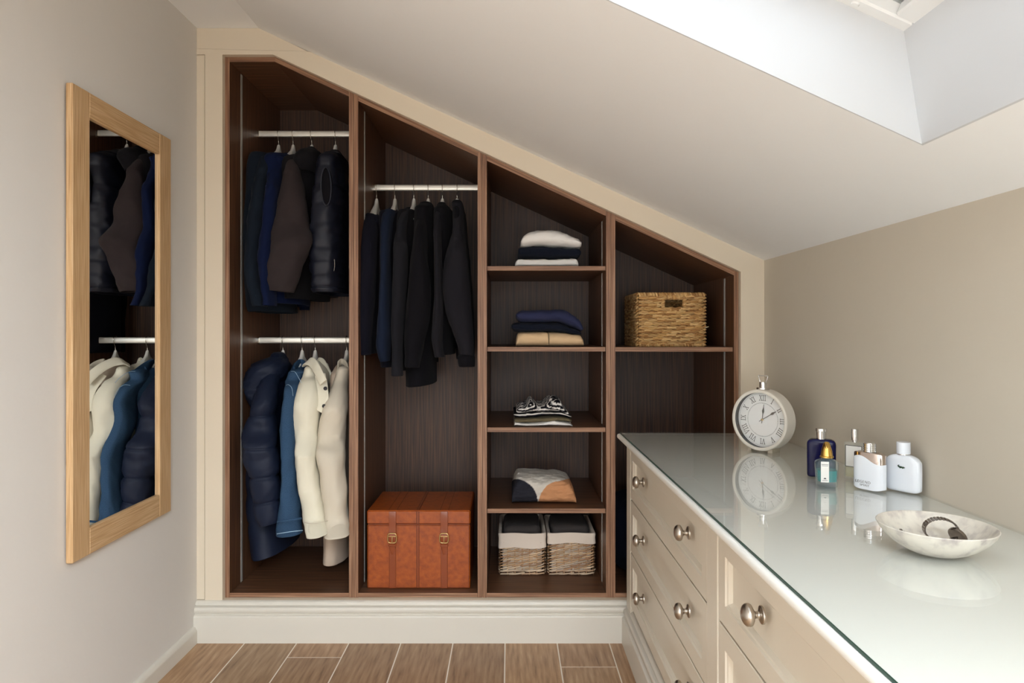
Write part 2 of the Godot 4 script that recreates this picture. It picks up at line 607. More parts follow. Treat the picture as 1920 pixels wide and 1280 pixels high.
func build_room() -> void:
	var near := FRONT_D
	struct("wall_left", B(Vector3(WL - 0.15, -0.1, -near), Vector3(WL, 2.75, -3.55), 0.0), M.wall)
	struct("wall_right", B(Vector3(WR, -0.1, -near), Vector3(WR + 0.15, 1.62, -3.55), 0.0), M.wall_right)
	struct("wall_back", B(Vector3(WL, -0.1, -3.4), Vector3(WR, 2.75, -3.55), 0.0), M.wall)
	var wf := MB.new()
	var o0 := -FRONT_D
	for q in [[WL - 0.15, FW[0], -0.1, 2.75], [FW[1], WR + 0.15, -0.1, 2.75], [FW[0], FW[1], -0.1, FW[2]], [FW[0], FW[1], FW[3], 2.75]]:
		wf.box(Vector3(q[0], q[2], o0), Vector3(q[1], q[3], o0 + 0.15), 0.0)
	struct("wall_front", wf, M.wall)
	var w3 := Node3D.new()
	w3.name = "window_4"  # unseen window, added to bring in fill light
	add_child(w3, true)
	w3.set_meta("kind", "structure")
	var fm := MB.new()
	for q in [[FW[0], FW[0] + 0.05, FW[2], FW[3]], [FW[1] - 0.05, FW[1], FW[2], FW[3]], [FW[0] + 0.05, FW[1] - 0.05, FW[2], FW[2] + 0.05], [FW[0] + 0.05, FW[1] - 0.05, FW[3] - 0.05, FW[3]]]:
		fm.box(Vector3(q[0], q[2], o0 + 0.06), Vector3(q[1], q[3], o0 + 0.12), 0.003)
	part("window_frame", fm, M.white_gloss, w3)
	part("pane", B(Vector3(FW[0] + 0.05, FW[2] + 0.05, o0 + 0.087), Vector3(FW[1] - 0.05, FW[3] - 0.05, o0 + 0.093), 0.0), M.pane, w3)
	var c := MB.new()
	c.box(Vector3(WL - 0.15, 2.438, 0.15 - FRONT_D), Vector3(-0.999, 2.72, -3.55), 0.0)
	slope_slab(c, -0.999, HOLES[0][0], FRONT_D - 0.15, 3.55)
	slope_slab(c, HOLES[0][1], WR + 0.15, FRONT_D - 0.15, 3.55, 0.038)
	var ds := [3.55]
	for h in HOLES:
		ds.append_array([h[3], h[2]])
	ds.append(FRONT_D - 0.15)
	for k in range(0, ds.size(), 2):
		slope_slab(c, HOLES[0][0], HOLES[0][1], ds[k + 1], ds[k], 0.0, 0.038)
	struct("ceiling", c, M.ceiling)
	# roof windows: one in view, two added behind the lens for fill light
	var n := 0
	for h in HOLES:
		n += 1
		var w := Node3D.new()
		w.name = "window_%d" % n
		add_child(w, true)
		w.set_meta("kind", "structure")
		# lay the frame out on a plane parallel to the slope
		var low: float = h[1] - 0.044
		var cs := 1.0 / sqrt(1.0 + SL * SL)
		var o := Vector3(low, slope_y(low) + ROOF - 0.012, -h[3])
		var along := Vector3(-cs, cs * SL, 0)
		var upn := Vector3(cs * SL, cs, 0)
		var frame := Transform3D(Basis(along, upn, Vector3(0, 0, 1)), o)
		var ln: float = (low - h[0]) / cs
		var wd: float = h[3] - h[2]
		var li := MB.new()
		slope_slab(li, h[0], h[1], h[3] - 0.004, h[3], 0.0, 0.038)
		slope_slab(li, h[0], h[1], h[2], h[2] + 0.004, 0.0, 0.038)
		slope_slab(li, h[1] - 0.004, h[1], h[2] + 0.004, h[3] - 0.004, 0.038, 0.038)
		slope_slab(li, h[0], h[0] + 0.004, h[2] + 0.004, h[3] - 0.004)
		part("lining", li, M.lining, w)  # thin facing added over the reveals to carry their dimmer tone
		var fr := MB.new()
		fr.xf = frame
		for q in [[-0.06, ln + 0.06, -0.06, 0.035], [-0.06, ln + 0.06, wd - 0.035, wd + 0.06], [-0.06, 0.035, 0.035, wd - 0.035], [ln - 0.035, ln + 0.06, 0.035, wd - 0.035]]:
			fr.box(Vector3(q[0], 0.0, q[2]), Vector3(q[1], 0.03, q[3]), 0.004)
		for q in [[-0.06, ln + 0.06, -0.06, 0.012], [-0.06, ln + 0.06, wd - 0.012, wd + 0.06], [-0.06, 0.012, 0.012, wd - 0.012], [ln - 0.012, ln + 0.06, 0.012, wd - 0.012]]:
			fr.box(Vector3(q[0], 0.03, q[2]), Vector3(q[1], 0.09, q[3]), 0.003)
		part("window_frame", fr, M.white_gloss, w)
		var sa := MB.new()
		sa.xf = frame
		for q in [[0.012, ln - 0.012, 0.012, 0.075], [0.012, ln - 0.012, wd - 0.075, wd - 0.012], [0.012, 0.075, 0.075, wd - 0.075], [ln - 0.075, ln - 0.012, 0.075, wd - 0.075]]:
			sa.box(Vector3(q[0], 0.045, q[2]), Vector3(q[1], 0.085, q[3]), 0.004)
		part("sash", sa, M.white_gloss, w)
		var gl := MB.new()
		gl.xf = frame
		gl.box(Vector3(0.07, 0.062, 0.07), Vector3(ln - 0.07, 0.068, wd - 0.07), 0.0)
		part("pane", gl, M.pane, w)
		var sc := MB.new()
		sc.xf = frame * Transform3D(Basis(), Vector3(0.11, 0.0, 0.018))
		sc.lathe([[0.0, -0.004], [0.007, -0.003], [0.009, 0.0], [0.009, 0.002], [0.0, 0.002]], 16)
		part("screw_cap", sc, M.white_gloss, w)
	# floor: wood-look tiles on grout
	var f := Node3D.new()
	f.name = "floor"
	add_child(f, true)
	f.set_meta("kind", "structure")
	part("grout", B(Vector3(WL - 0.15, -0.1, 0.15 - FRONT_D), Vector3(WR + 0.15, -0.0006, -3.55), 0.0), M.grout, f)
	var rng := RandomNumberGenerator.new()
	rng.seed = 4
	for k in range(-6, 5):
		var x0 := maxf(-0.017 + 0.2055 * k, WL)
		var x1 := minf(-0.017 + 0.2055 * (k + 1), WR)
		var cut: float = {-4: 2.575, 1: 2.5016}.get(k, [2.18, 1.98, 2.3, 2.08][(k + 8) % 4])
		var cuts := [2.72]
		while cut > FRONT_D:
			cuts.append(cut)
			cut -= 1.2
		cuts.append(FRONT_D)
		for i in cuts.size() - 1:
			var mb := B(Vector3(x0 + 0.0017, -0.01, -cuts[i] + 0.0017), Vector3(x1 - 0.0017, 0.0, -cuts[i + 1] - 0.0017), 0.0012)
			part("floor_tile", mb, M.plank[rng.randi() % 5], f)
	# skirtings
	var prof := PackedVector2Array([Vector2(0, 0), Vector2(0.016, 0), Vector2(0.016, 0.046), Vector2(0.0145, 0.052), Vector2(0.011, 0.058), Vector2(0.009, 0.064), Vector2(0.0, 0.066)])
	var sk := MB.new()
	sk.xf = Transform3D(Basis(), Vector3(WL, 0, 0))
	sk.prism(prof, -FRONT_D, -2.695, 0.5)
	struct("baseboard_left", sk, M.skirting)
	var bp := skirting_profile()
	sk = MB.new()
	sk.xf = Transform3D(Basis(Vector3(0, 0, 1), Vector3.UP, Vector3(1, 0, 0)), Vector3(0, 0, -2.72))
	sk.prism(bp, WL + 0.0005, 0.47, 0.6)
	struct("baseboard_back", sk, M.skirting)
	# the painted surround of the wardrobe
	var z0 := -2.72
	var z1 := -2.80
	var xi := -1.1431
	var xr := 0.9222
	var kx := -0.942
	var ty := 2.3317
	var by := 0.1594
	var ry := 1.467
	var tr := Node3D.new()
	tr.name = "trim_1"
	add_child(tr, true)
	tr.set_meta("kind", "structure")
	var l0 := -1.2126
	var s0 := 2.3545                    # seam of the filler board, sloping a little
	var s1 := 2.3435
	var board := func(called: String, poly: Array, za := z0, zb := z1) -> void:
		var mb := MB.new()
		mb.prism(PackedVector2Array(poly), za, zb)
		part(called, mb, M.cream, tr)
	var cx0 := WR - (s1 - 1.512) / SL    # where the seam meets the slope
	board.call("stile", [Vector2(l0, by), Vector2(xi, by), Vector2(xi, ty), Vector2(l0, ty)])
	board.call("stile", [Vector2(xr, by), Vector2(WR, by), Vector2(WR, 1.512), Vector2(xr, slope_y(xr))])
	board.call("head_board", [Vector2(l0, ty), Vector2(kx, ty), Vector2(cx0, s1), Vector2(WL, s0), Vector2(WL, ty)])
	board.call("sloping_board", [Vector2(kx, ty), Vector2(xr, ry), Vector2(xr, slope_y(xr)), Vector2(cx0, s1)])
	board.call("bottom_rail", [Vector2(WL, 0.0), Vector2(WR, 0.0), Vector2(WR, by), Vector2(WL, by)])
	board.call("filler_strip", [Vector2(WL, by + 0.002), Vector2(l0 - 0.0025, by + 0.002), Vector2(l0 - 0.0025, ty - 0.002), Vector2(WL, ty - 0.002)], z0 - 0.0015)
	board.call("filler_board", [Vector2(WL, s0 + 0.0015), Vector2(cx0 - 0.008, s1 + 0.0015), Vector2(-0.999, 2.4375), Vector2(WL, 2.4375)], z0 - 0.002)

func skirting_profile() -> PackedVector2Array:
	# out from the face, up
	var p := PackedVector2Array([Vector2(0, 0), Vector2(0.03, 0), Vector2(0.03, 0.1), Vector2(0.028, 0.106), Vector2(0.0215, 0.1085), Vector2(0.0175, 0.1095), Vector2(0.0175, 0.1125)])
	for k in 6:
		var a := -0.9 + 2.0 * k / 5.0
		p.append(Vector2(0.0155 + 0.0085 * cos(a), 0.126 + 0.0135 * sin(a)))
	p.append_array([Vector2(0.0085, 0.1405), Vector2(0.0085, 0.1425), Vector2(0.013, 0.144), Vector2(0.012, 0.1505), Vector2(0.008, 0.1555), Vector2(0.004, 0.158), Vector2(0.0, 0.159)])
	return p

# ---------------------------------------------------------------- wardrobe
const EDGES := [-1.143, -0.626, -0.109, 0.4075, 0.9216]
const TH := 0.019
const UB := 0.1602          # underside of the units
const UT := 2.331
const UK := -0.9415
const US := 0.4640

func unit_top(x: float) -> float:
	return UT if x <= UK else UT - US * (x - UK)

func make_unit(k: int, label: String, shelves: Array, strip_right: bool) -> Node3D:
	var a: float = EDGES[k]
	var b: float = EDGES[k + 1]
	var o := thing("wardrobe_unit", label, "wardrobe", Vector3((a + b) / 2, 0, -WF))
	var back := WB + 0.012
	var at := Transform3D(Basis(), -o.position)
	var xs := [a, b]
	for s in 2:
		var x0: float = a if s == 0 else b - TH
		var mb := MB.new()
		mb.xf = at
		mb.prism(PackedVector2Array([Vector2(x0 + 0.0004, 0.0), Vector2(x0 + TH - 0.0004, 0.0), Vector2(x0 + TH - 0.0004, unit_top(x0 + TH)), Vector2(x0 + 0.0004, unit_top(x0))]), -WF, -back)
		var pn := part("side_panel", mb, M.walnut, o)
		var eb := MB.new()
		eb.xf = at
		eb.prism(PackedVector2Array([Vector2(x0 + 0.0006, UB), Vector2(x0 + TH - 0.0006, UB), Vector2(x0 + TH - 0.0006, unit_top(x0 + TH) - 0.0004), Vector2(x0 + 0.0006, unit_top(x0) - 0.0004)]), -WF + 0.0012, -WF - 0.0002)
		part("lit_edge", eb, M.walnut_lit_edge, pn)  # thin strip added so the front edge carries its light as colour
	var ia := a + TH
	var ib := b - TH
	var v := TH * sqrt(1.0 + US * US)
	var bk := MB.new()
	bk.xf = at
	var poly := PackedVector2Array([Vector2(ia, UB + 0.018), Vector2(ib, UB + 0.018), Vector2(ib, unit_top(ib) - v)])
	if UK > ia and UK < ib:
		poly.append(Vector2(UK, UT - TH))
		poly.append(Vector2(ia, UT - TH))
	else:
		poly.append(Vector2(ia, unit_top(ia) - v))
	bk.prism(poly, -WB, -back)
	part("back_panel", bk, M.walnut_back, o)
	var bx := MB.new()
	bx.xf = at
	bx.box(Vector3(ia, UB, -WF - 0.0005), Vector3(ib, UB + 0.018, -WB))
	var bpn := part("base_panel", bx, M.walnut_flat, o)
	bx = MB.new()
	bx.xf = at
	bx.box(Vector3(ia, UB + 0.0003, -WF + 0.0008), Vector3(ib, UB + 0.0177, -WF - 0.0006), 0.0003)
	part("lit_edge", bx, M.walnut_lit_edge_flat, bpn)
	var sx := maxf(ia, UK)
	if sx > ia:
		var fl := MB.new()
		fl.xf = at
		fl.prism(PackedVector2Array([Vector2(ia, UT - TH), Vector2(UK, UT - TH), Vector2(UK, UT), Vector2(ia, UT)]), -WF - 0.0005, -WB)
		var tfn := part("top_panel", fl, M.walnut_flat, o)
		fl = MB.new()
		fl.xf = at
		fl.prism(PackedVector2Array([Vector2(ia, UT - TH), Vector2(UK, UT - TH), Vector2(UK, UT), Vector2(ia, UT)]), -WF + 0.0008, -WF - 0.0006)
		part("lit_edge", fl, M.walnut_lit_edge_flat, tfn)
	var tp := MB.new()
	tp.xf = at
	tp.prism(PackedVector2Array([Vector2(sx, unit_top(sx) - (TH if sx > ia else v)), Vector2(ib, unit_top(ib) - v), Vector2(ib, unit_top(ib)), Vector2(sx, unit_top(sx))]), -WF - 0.0005, -WB)
	var tpn := part("sloping_top_panel", tp, M.walnut_flat, o)
	tp = MB.new()
	var ang := -atan(US)
	var ep := PackedVector2Array()
	for q in [Vector2(sx, unit_top(sx) - (TH if sx > ia else v)), Vector2(ib, unit_top(ib) - v), Vector2(ib, unit_top(ib)), Vector2(sx, unit_top(sx))]:
		ep.append((q - Vector2(o.position.x, o.position.y)).rotated(-ang))
	tp.prism(ep, 0.0008, -0.0006)
	part("lit_edge", tp, M.walnut_lit_edge_slope, tpn).rotation.z = ang
	for y in shelves:
		var sh := MB.new()
		sh.xf = at
		sh.box(Vector3(ia, y - 0.0185, -WF - 0.014), Vector3(ib, y, -WB))
		var shn := part("shelf", sh, M.walnut_flat, o)
		sh = MB.new()
		sh.xf = at
		sh.box(Vector3(ia + 0.0005, y - 0.0182, -WF - 0.0126), Vector3(ib - 0.0005, y - 0.0003, -WF - 0.0142), 0.0003)
		part("lit_edge", sh, M.walnut_lit_edge_flat, shn)
	var lx := ia if not strip_right else ib
	var sg := 1.0 if not strip_right else -1.0
	var st := MB.new()
	st.xf = at
	var cuts := [UB + 0.02]
	var sorted := shelves.duplicate()
	sorted.sort()
	for y in sorted:
		cuts.append(y - 0.0195)
		cuts.append(y + 0.001)
	cuts.append(unit_top(lx) - v - 0.004)
	for i in range(0, cuts.size(), 2):
		if cuts[i + 1] > cuts[i]:
			st.box(Vector3(lx - sg * 0.004, cuts[i], -2.858), Vector3(lx + sg * 0.0012, cuts[i + 1], -2.874), 0.0005)
	var strip := part("metal_strip", st, M.strip, o)
	strip.set_meta("label", "slim pale metal strip let into the side panel")
	return o

func add_rail(o: Node3D, k: int, y: float) -> void:
	var ia: float = EDGES[k] + TH
	var ib: float = EDGES[k + 1] - TH
	var mb := MB.new()
	mb.xf = Transform3D(Basis(), -o.position)
	mb.tube(PackedVector3Array([Vector3(ia + 0.002, y, -ROD), Vector3(ib - 0.002, y, -ROD)]), 0.0135, 0.0075, 20, false, Vector3.UP, 0.6, 3.0)
	var r := part("hanging_rail", mb, M.rail, o)
	r.set_meta("label", "pale metal hanging rail")
	for s in [[ia, 1.0], [ib, -1.0]]:
		var br := MB.new()
		br.xf = Transform3D(Basis(), -o.position)
		br.tube(PackedVector3Array([Vector3(s[0], y - 0.001, -ROD), Vector3(s[0] + s[1] * 0.009, y - 0.001, -ROD)]), 0.0175, 0.0115, 20, false, Vector3.UP, 0.6, 3.0)
		part("rail_bracket", br, M.nickel, o)

func build_wardrobe() -> void:
	var u1 := make_unit(0, "tallest dark walnut wardrobe bay with two rails of jackets, beside the mirror wall", [], false)
	add_rail(u1, 0, 2.111)
	add_rail(u1, 0, 1.190)
	var u2 := make_unit(1, "dark walnut wardrobe bay with one rail of dark clothes above a tan leather trunk", [], false)
	add_rail(u2, 1, 1.871)
	make_unit(2, "dark walnut wardrobe bay with four shelves of folded clothes and lined baskets", [1.493, 1.1663, 0.841, 0.5135], true)
	make_unit(3, "lowest dark walnut wardrobe bay with a single shelf, partly behind the drawer units", [1.1655], true)

# ---------------------------------------------------------------- mirror
func build_mirror() -> void:
	var x0 := WL + 0.0005
	var x1 := WL + 0.0205
	var d0 := 1.906
	var d1 := 2.473
	var y0 := 0.579
	var y1 := 1.923
	var st := 0.081
	var o := thing("wall_mirror", "tall mirror in a light oak frame hanging on the left wall, reflecting the hanging jackets", "mirror", Vector3(WL, y0, -(d0 + d1) / 2))
	o.rotation.y = 0.010
	o.position.x += 0.003
	var at := Transform3D(Basis(), Vector3(-WL, -y0, (d0 + d1) / 2))
	for s in [[d0, d0 + st], [d1 - st, d1]]:
		var mb := MB.new()
		mb.xf = at
		mb.box(Vector3(x0, y0, -s[0]), Vector3(x1, y1, -s[1]), 0.0025)
		part("frame_stile", mb, M.oak, o)
	for s in [[y0, y0 + 0.078], [y1 - 0.074, y1]]:
		var mb := MB.new()
		mb.xf = at
		mb.box(Vector3(x0, s[0] + 0.0006, -(d0 + st + 0.0004)), Vector3(x1 - 0.0004, s[1] - 0.0006, -(d1 - st - 0.0004)), 0.002)
		part("frame_rail", mb, M.oak_across, o)
	var bd := MB.new()
	bd.xf = at
	bd.box(Vector3(x0, y0 + 0.07, -(d0 + st - 0.006)), Vector3(x0 + 0.0075, y1 - 0.066, -(d1 - st + 0.006)), 0.0)
	part("backing_board", bd, M.oak, o)
	var gl := MB.new()
	gl.xf = at
	gl.box(Vector3(x0 + 0.0077, y0 + 0.0784, -(d0 + st + 0.0004)), Vector3(x0 + 0.0107, y1 - 0.0744, -(d1 - st - 0.0004)), 0.0)
	part("mirror_glass", gl, M.mirror, o)

# ---------------------------------------------------------------- drawer units
const DX := 0.462

func make_knob(y: float, d: float, parent: Node3D, org: Vector3) -> void:
	var mb := MB.new()
	# the axis of the knob points towards -x
	mb.xf = Transform3D(Basis(Vector3(0, 1, 0), Vector3(-1, 0, 0), Vector3(0, 0, 1)), Vector3(DX + 0.0, y, -d) - org)
	var prof := [[0.0, -0.002], [0.0145, -0.002], [0.0148, 0.0008], [0.0135, 0.0022], [0.0105, 0.0034], [0.0068, 0.0046], [0.0055, 0.0075], [0.0055, 0.0115], [0.0075, 0.0145], [0.012, 0.0165], [0.0168, 0.0195], [0.0185, 0.0235], [0.0178, 0.0285], [0.0148, 0.0328], [0.0095, 0.0358], [0.0042, 0.037], [0.0, 0.0372]]
	for q in prof:
		q[0] *= 1.13
	mb.lathe(prof, 40, 0.5)
	var k := part("knob", mb, M.knob, parent)
	k.set_meta("label", "round brushed nickel knob")

func make_drawers(da: float, db: float, label: String, stile: float, knobs: Array) -> void:
	var org := Vector3((DX + WR) / 2, 0, -(da + db) / 2)
	var o := thing("drawer_unit", label, "chest", org)
	var at := Transform3D(Basis(), -org)
	var mb := MB.new()
	mb.xf = at
	mb.box(Vector3(DX + 0.02, 0.0, -da), Vector3(WR - 0.001, 0.788, -db), 0.001)
	part("carcass", mb, M.paint, o)
	var fs := MB.new()
	fs.xf = at
	if stile > 0.0:
		fs.box(Vector3(DX, 0.13, -(da - stile + 0.0015)), Vector3(DX + 0.0202, 0.788, -da), 0.0015)
		part("stile", fs, M.paint, o)
		fs = MB.new()
		fs.xf = at
		fs.box(Vector3(DX, 0.13, -db - 0.0004), Vector3(DX + 0.0202, 0.788, -(db + stile - 0.0015)), 0.0015)
		part("stile", fs, M.paint, o)
	var x := DX + 0.0012
	var e0 := da - stile - 0.001
	var e1 := db + stile + 0.001
	var rows := [[0.592, 0.787], [0.392, 0.5865], [0.182, 0.3865]]
	for i in 3:
		var r: Array = rows[i]
		var dm := MB.new()
		dm.xf = at * Transform3D(Basis(Vector3(0, 0, 1), Vector3(-1, 0, 0), Vector3(0, -1, 0)), Vector3(x, 0, 0))
		# u along +z, v along -y
		dm.tray(-e0, -e1, -r[1], -r[0], [[0.0, -0.018], [0.0, -0.0015], [0.0015, 0.0], [0.044, 0.0], [0.0465, -0.004], [0.0505, -0.005], [0.0555, -0.0125], [0.0565, -0.0135]], 0.95)
		var dr := part("drawer", dm, M.paint, o)
		for d in knobs:
			make_knob([0.708, 0.506, 0.306][i], d, dr, org)

func build_drawers() -> void:
	make_drawers(2.688, 1.5165, "beige painted drawer unit with six nickel knobs beside the walnut wardrobe", 0.082, [2.356, 1.762])
	make_drawers(1.5155, 0.33, "beige painted drawer unit in front, with a single upper knob in view", 0.004, [1.25, 0.6])
	# skirting along the foot
	var sk := MB.new()
	sk.xf = Transform3D(Basis(Vector3(-1, 0, 0), Vector3.UP, Vector3(0, 0, -1)), Vector3(DX + 0.0115, 0, 0))
	sk.prism(skirting_profile(), 2.6885, 0.33, 0.6)
	struct("trim_2", sk, M.skirting)
	# continuous top with a moulded edge
	var mb := MB.new()
	mb.xf = Transform3D(Basis(), Vector3(-0.72, -0.788, 1.5))
	mb.prism(PackedVector2Array([Vector2(WR - 0.001, 0.825), Vector2(0.437, 0.825), Vector2(0.4305, 0.8236), Vector2(0.4272, 0.820), Vector2(0.4262, 0.8145), Vector2(0.4275, 0.809), Vector2(0.4315, 0.8055), Vector2(0.437, 0.804), Vector2(0.4385, 0.800), Vector2(0.443, 0.795), Vector2(0.4505, 0.792), Vector2(0.458, 0.7905), Vector2(0.459, 0.788), Vector2(WR - 0.001, 0.788)]), -2.704, -0.33, 0.6)
	var t := part("worktop", mb, M.top)
	t.position = Vector3(0.72, 0.788, -1.5)
	tag(t, "pale painted top with a moulded edge running over both drawer units", "worktop")
	var g := thing("glass_top", "clear glass sheet with a green edge covering the drawer tops", "glass sheet", Vector3(0.72, 0.8252, -1.5))
	var gm := MB.new()
	gm.xf = Transform3D(Basis(), -g.position)
	gm.box(Vector3(0.4378, 0.8252, -0.331), Vector3(WR - 0.003, GLASS, -2.694), 0.0)
	part("sheet", gm, M.sheet, g)
	var ge := MB.new()
	ge.xf = Transform3D(Basis(), -g.position)
	ge.box(Vector3(0.4368, 0.8252, -0.331), Vector3(0.4379, GLASS, -2.694), 0.0003)
	var ed := part("glass_edge", ge, M.sheet_edge, g)
	ed.set_meta("label", "dark green polished edge")

# ---------------------------------------------------------------- clothes
var wn := FastNoiseLite.new()

func crom(a: float, b: float, c: float, d: float, t: float) -> float:
	return 0.5 * (2.0 * b + (c - a) * t + (2.0 * a - 5.0 * b + 4.0 * c - d) * t * t + (3.0 * b - a - 3.0 * c + d) * t * t * t)

# rows of numbers joined by a smooth curve, resampled evenly
func smooth_rows(rows: Array, steps: int) -> Array:
	var out: Array = []
	var n := rows.size()
	for s in steps + 1:
		var f := float(s) / steps * (n - 1)
		var i := mini(int(f), n - 2)
		var t := f - i
		var r: Array = []
		for k in rows[0].size():
			r.append(crom(rows[maxi(i - 1, 0)][k], rows[i][k], rows[i + 1][k], rows[mini(i + 2, n - 1)][k], t))
		out.append(r)
	return out

# rows as seen: [y, left x, right x, d, half depth, turn] -> [y, x, z, rx, rz, turn] in metres
func seen(rows: Array, d: float, rz: float, turn := 0.0, swing: Array = []) -> Array:
	var out: Array = []
	for r in rows:
		var dd: float = r[3] if r.size() > 3 else d
		if swing.size():
			dd = swing[-1][1]
			for i in swing.size() - 1:
				if r[0] < swing[i + 1][0]:
					dd = lerpf(swing[i][1], swing[i + 1][1], clampf((r[0] - swing[i][0]) / (swing[i + 1][0] - swing[i][0]), 0.0, 1.0))
					break
		var c := P((r[1] + r[2]) / 2.0, r[0], dd)
		out.append([c.y, c.x, c.z, maxf((r[2] - r[1]) / 2.0 * dd / F, 0.004), r[4] if r.size() > 4 else rz, r[5] if r.size() > 5 else turn])
	return out

# a cloth tube: o = {n: squareness, steps, seg, amp, fx, fy: folds, quilt: seam heights, puff, tilt, tilt_at, dome, hem}
func cloth_tube(mb: MB, rows: Array, o := {}) -> void:
	var seg: int = o.get("seg", 36)
	var steps: int = o.get("steps", 56)
	var rs := smooth_rows(rows, steps)
	var ex: float = 2.0 / o.get("n", 2.3)
	var amp: float = o.get("amp", 0.0075)
	var fx: float = o.get("fx", 11.0)
	var fy: float = o.get("fy", 4.0)
	var quilt: Array = o.get("quilt", [])
	var puff: float = o.get("puff", 0.0)
	var tilt: float = o.get("tilt", 0.0)        # how much the lower end rises towards +x, metres per metre
	var tiltz: float = o.get("tiltz", 0.0)
	var top_y: float = rs[0][0]
	var end_y: float = rs[steps][0]
	wn.seed = o.get("seed", 1)
	wn.frequency = 1.0
	wn.fractal_octaves = 3
	var ring := func(r: Array, k := 1.0, up := 0.0) -> PackedVector3Array:
		var out := PackedVector3Array()
		var q := 1.0
		var crease := 0.0
		if quilt.size():
			var y: float = r[0]
			for i in quilt.size() - 1:
				if y <= quilt[i] and y > quilt[i + 1]:
					var t: float = (quilt[i] - y) / (quilt[i] - quilt[i + 1])
					q = pow(sin(PI * clampf(t, 0.0, 1.0)), 0.38)
		var share := clampf((top_y - r[0]) / maxf(top_y - end_y, 0.001), 0.0, 1.0)
		for j in seg:
			var a := TAU * j / seg
			var ca := cos(a)
			var sa := sin(a)
			var lx := signf(ca) * pow(absf(ca), ex)
			var lz := signf(sa) * pow(absf(sa), ex)
			var p := Vector2(lx * r[3], lz * r[4])
			var nn := Vector2(ca, sa)
			var push := 0.0
			if puff > 0.0 and quilt.size():
				push += puff * (q - 1.0)
			p = (p + nn * push) * k
			p = p.rotated(-r[5])
			var w := Vector3(r[1] + p.x, r[0] + up, r[2] + p.y)
			var e := wn.get_noise_3d(w.x * fx, w.y * fy, w.z * fx) * amp * minf(1.0, share * 6.0 + 0.25)
			var nw := nn.rotated(-r[5])
			w += Vector3(nw.x, 0, nw.y) * e
			w.y += (tilt * p.x + tiltz * p.y) * pow(share, 3.0)
			out.append(w)
		return out
	var rings: Array = []
	var dome: float = o.get("dome", 0.012)
	rings.append(ring.call(rs[0], 0.3, dome))
	rings.append(ring.call(rs[0], 0.62, dome * 0.86))
	rings.append(ring.call(rs[0], 0.87, dome * 0.5))
	for r in rs:
		rings.append(ring.call(r))
	var last: Array = rs[steps]
	rings.append(ring.call(last, 0.97, -0.0025))
	rings.append(ring.call(last, 0.9, 0.0))
	var inner := steps
	while inner > 1 and rs[inner][0] < end_y + 0.04:
		inner -= 1
	rings.append(ring.call(rs[inner], 0.8))
	mb.loft(rings, -2.0)

# the same tube carried to the far side of the garment
func far_side(rows: Array, xc: float, zc: float, lean := -0.3) -> Array:
	var out: Array = []
	for r in rows:
		out.append([r[0], xc + (r[1] - xc) * lean, 2.0 * zc - r[2], minf(r[3], 0.04), r[4], -r[5]])
	return out

func cloth_mesh(called: String, m: Material, o: Node3D, rows: Array, opt := {}) -> MeshInstance3D:
	var mb := MB.new()
	mb.xf = Transform3D(Basis(), -o.position)
	cloth_tube(mb, rows, opt)
	return part(called, mb, m, o)

func bars(called: String, m: Material, o: Node3D, paths: Array, rx: float, ry: float, up := Vector3.ZERO, seg := 10, power := 2.5) -> MeshInstance3D:
	var mb := MB.new()
	mb.xf = Transform3D(Basis(), -o.position)
	for p in paths:
		var pts: Array = []
		for q in p:
			pts.append([q.x, q.y, q.z])
		var path := PackedVector3Array()
		for q in smooth_rows(pts, maxi(8, p.size() * 4)):
			path.append(Vector3(q[0], q[1], q[2]))
		mb.tube(path, rx, ry, seg, false, up, 0.3, power)
	return part(called, mb, m, o)

# a garment: body rows and near sleeve rows as seen; material; o for each
func garment(called: String, label: String, cat: String, group: String, sleeve_m: Material, body_m: Material, xc_px: float, rail_px: float, body: Array, sleeve: Array, ob := {}, os := {}) -> Node3D:
	var at := P(xc_px, rail_px, ROD)
	var o := thing(called, label, cat, Vector3(at.x, at.y - 0.06, -ROD), 0.0, group)
	if body.size():
		cloth_mesh("body", body_m, o, seen(body, ROD, 0.2), ob)
	if sleeve.size():
		# sleeves swing forward as they hang
		var swing: Array = {251.0: [[296, 2.92], [318, 2.885], [345, 2.85], [450, 2.80], [560, 2.77]], 636.0: [[690, 2.91], [715, 2.86], [750, 2.81], [825, 2.75], [1000, 2.665]], 352.0: [[384, 2.93], [415, 2.88], [470, 2.84], [680, 2.80]]}[rail_px]
		var rows := seen(sleeve, 2.87, 0.062, 0.0, swing)
		cloth_mesh("sleeve", sleeve_m, o, rows, os)
		var away := os.duplicate()
		away["steps"] = 28
		away["seg"] = 20
		away["tilt"] = 0.0
		cloth_mesh("sleeve", sleeve_m, o, far_side(rows, at.x, -ROD, os.get("lean", -0.15)), away)
	return o

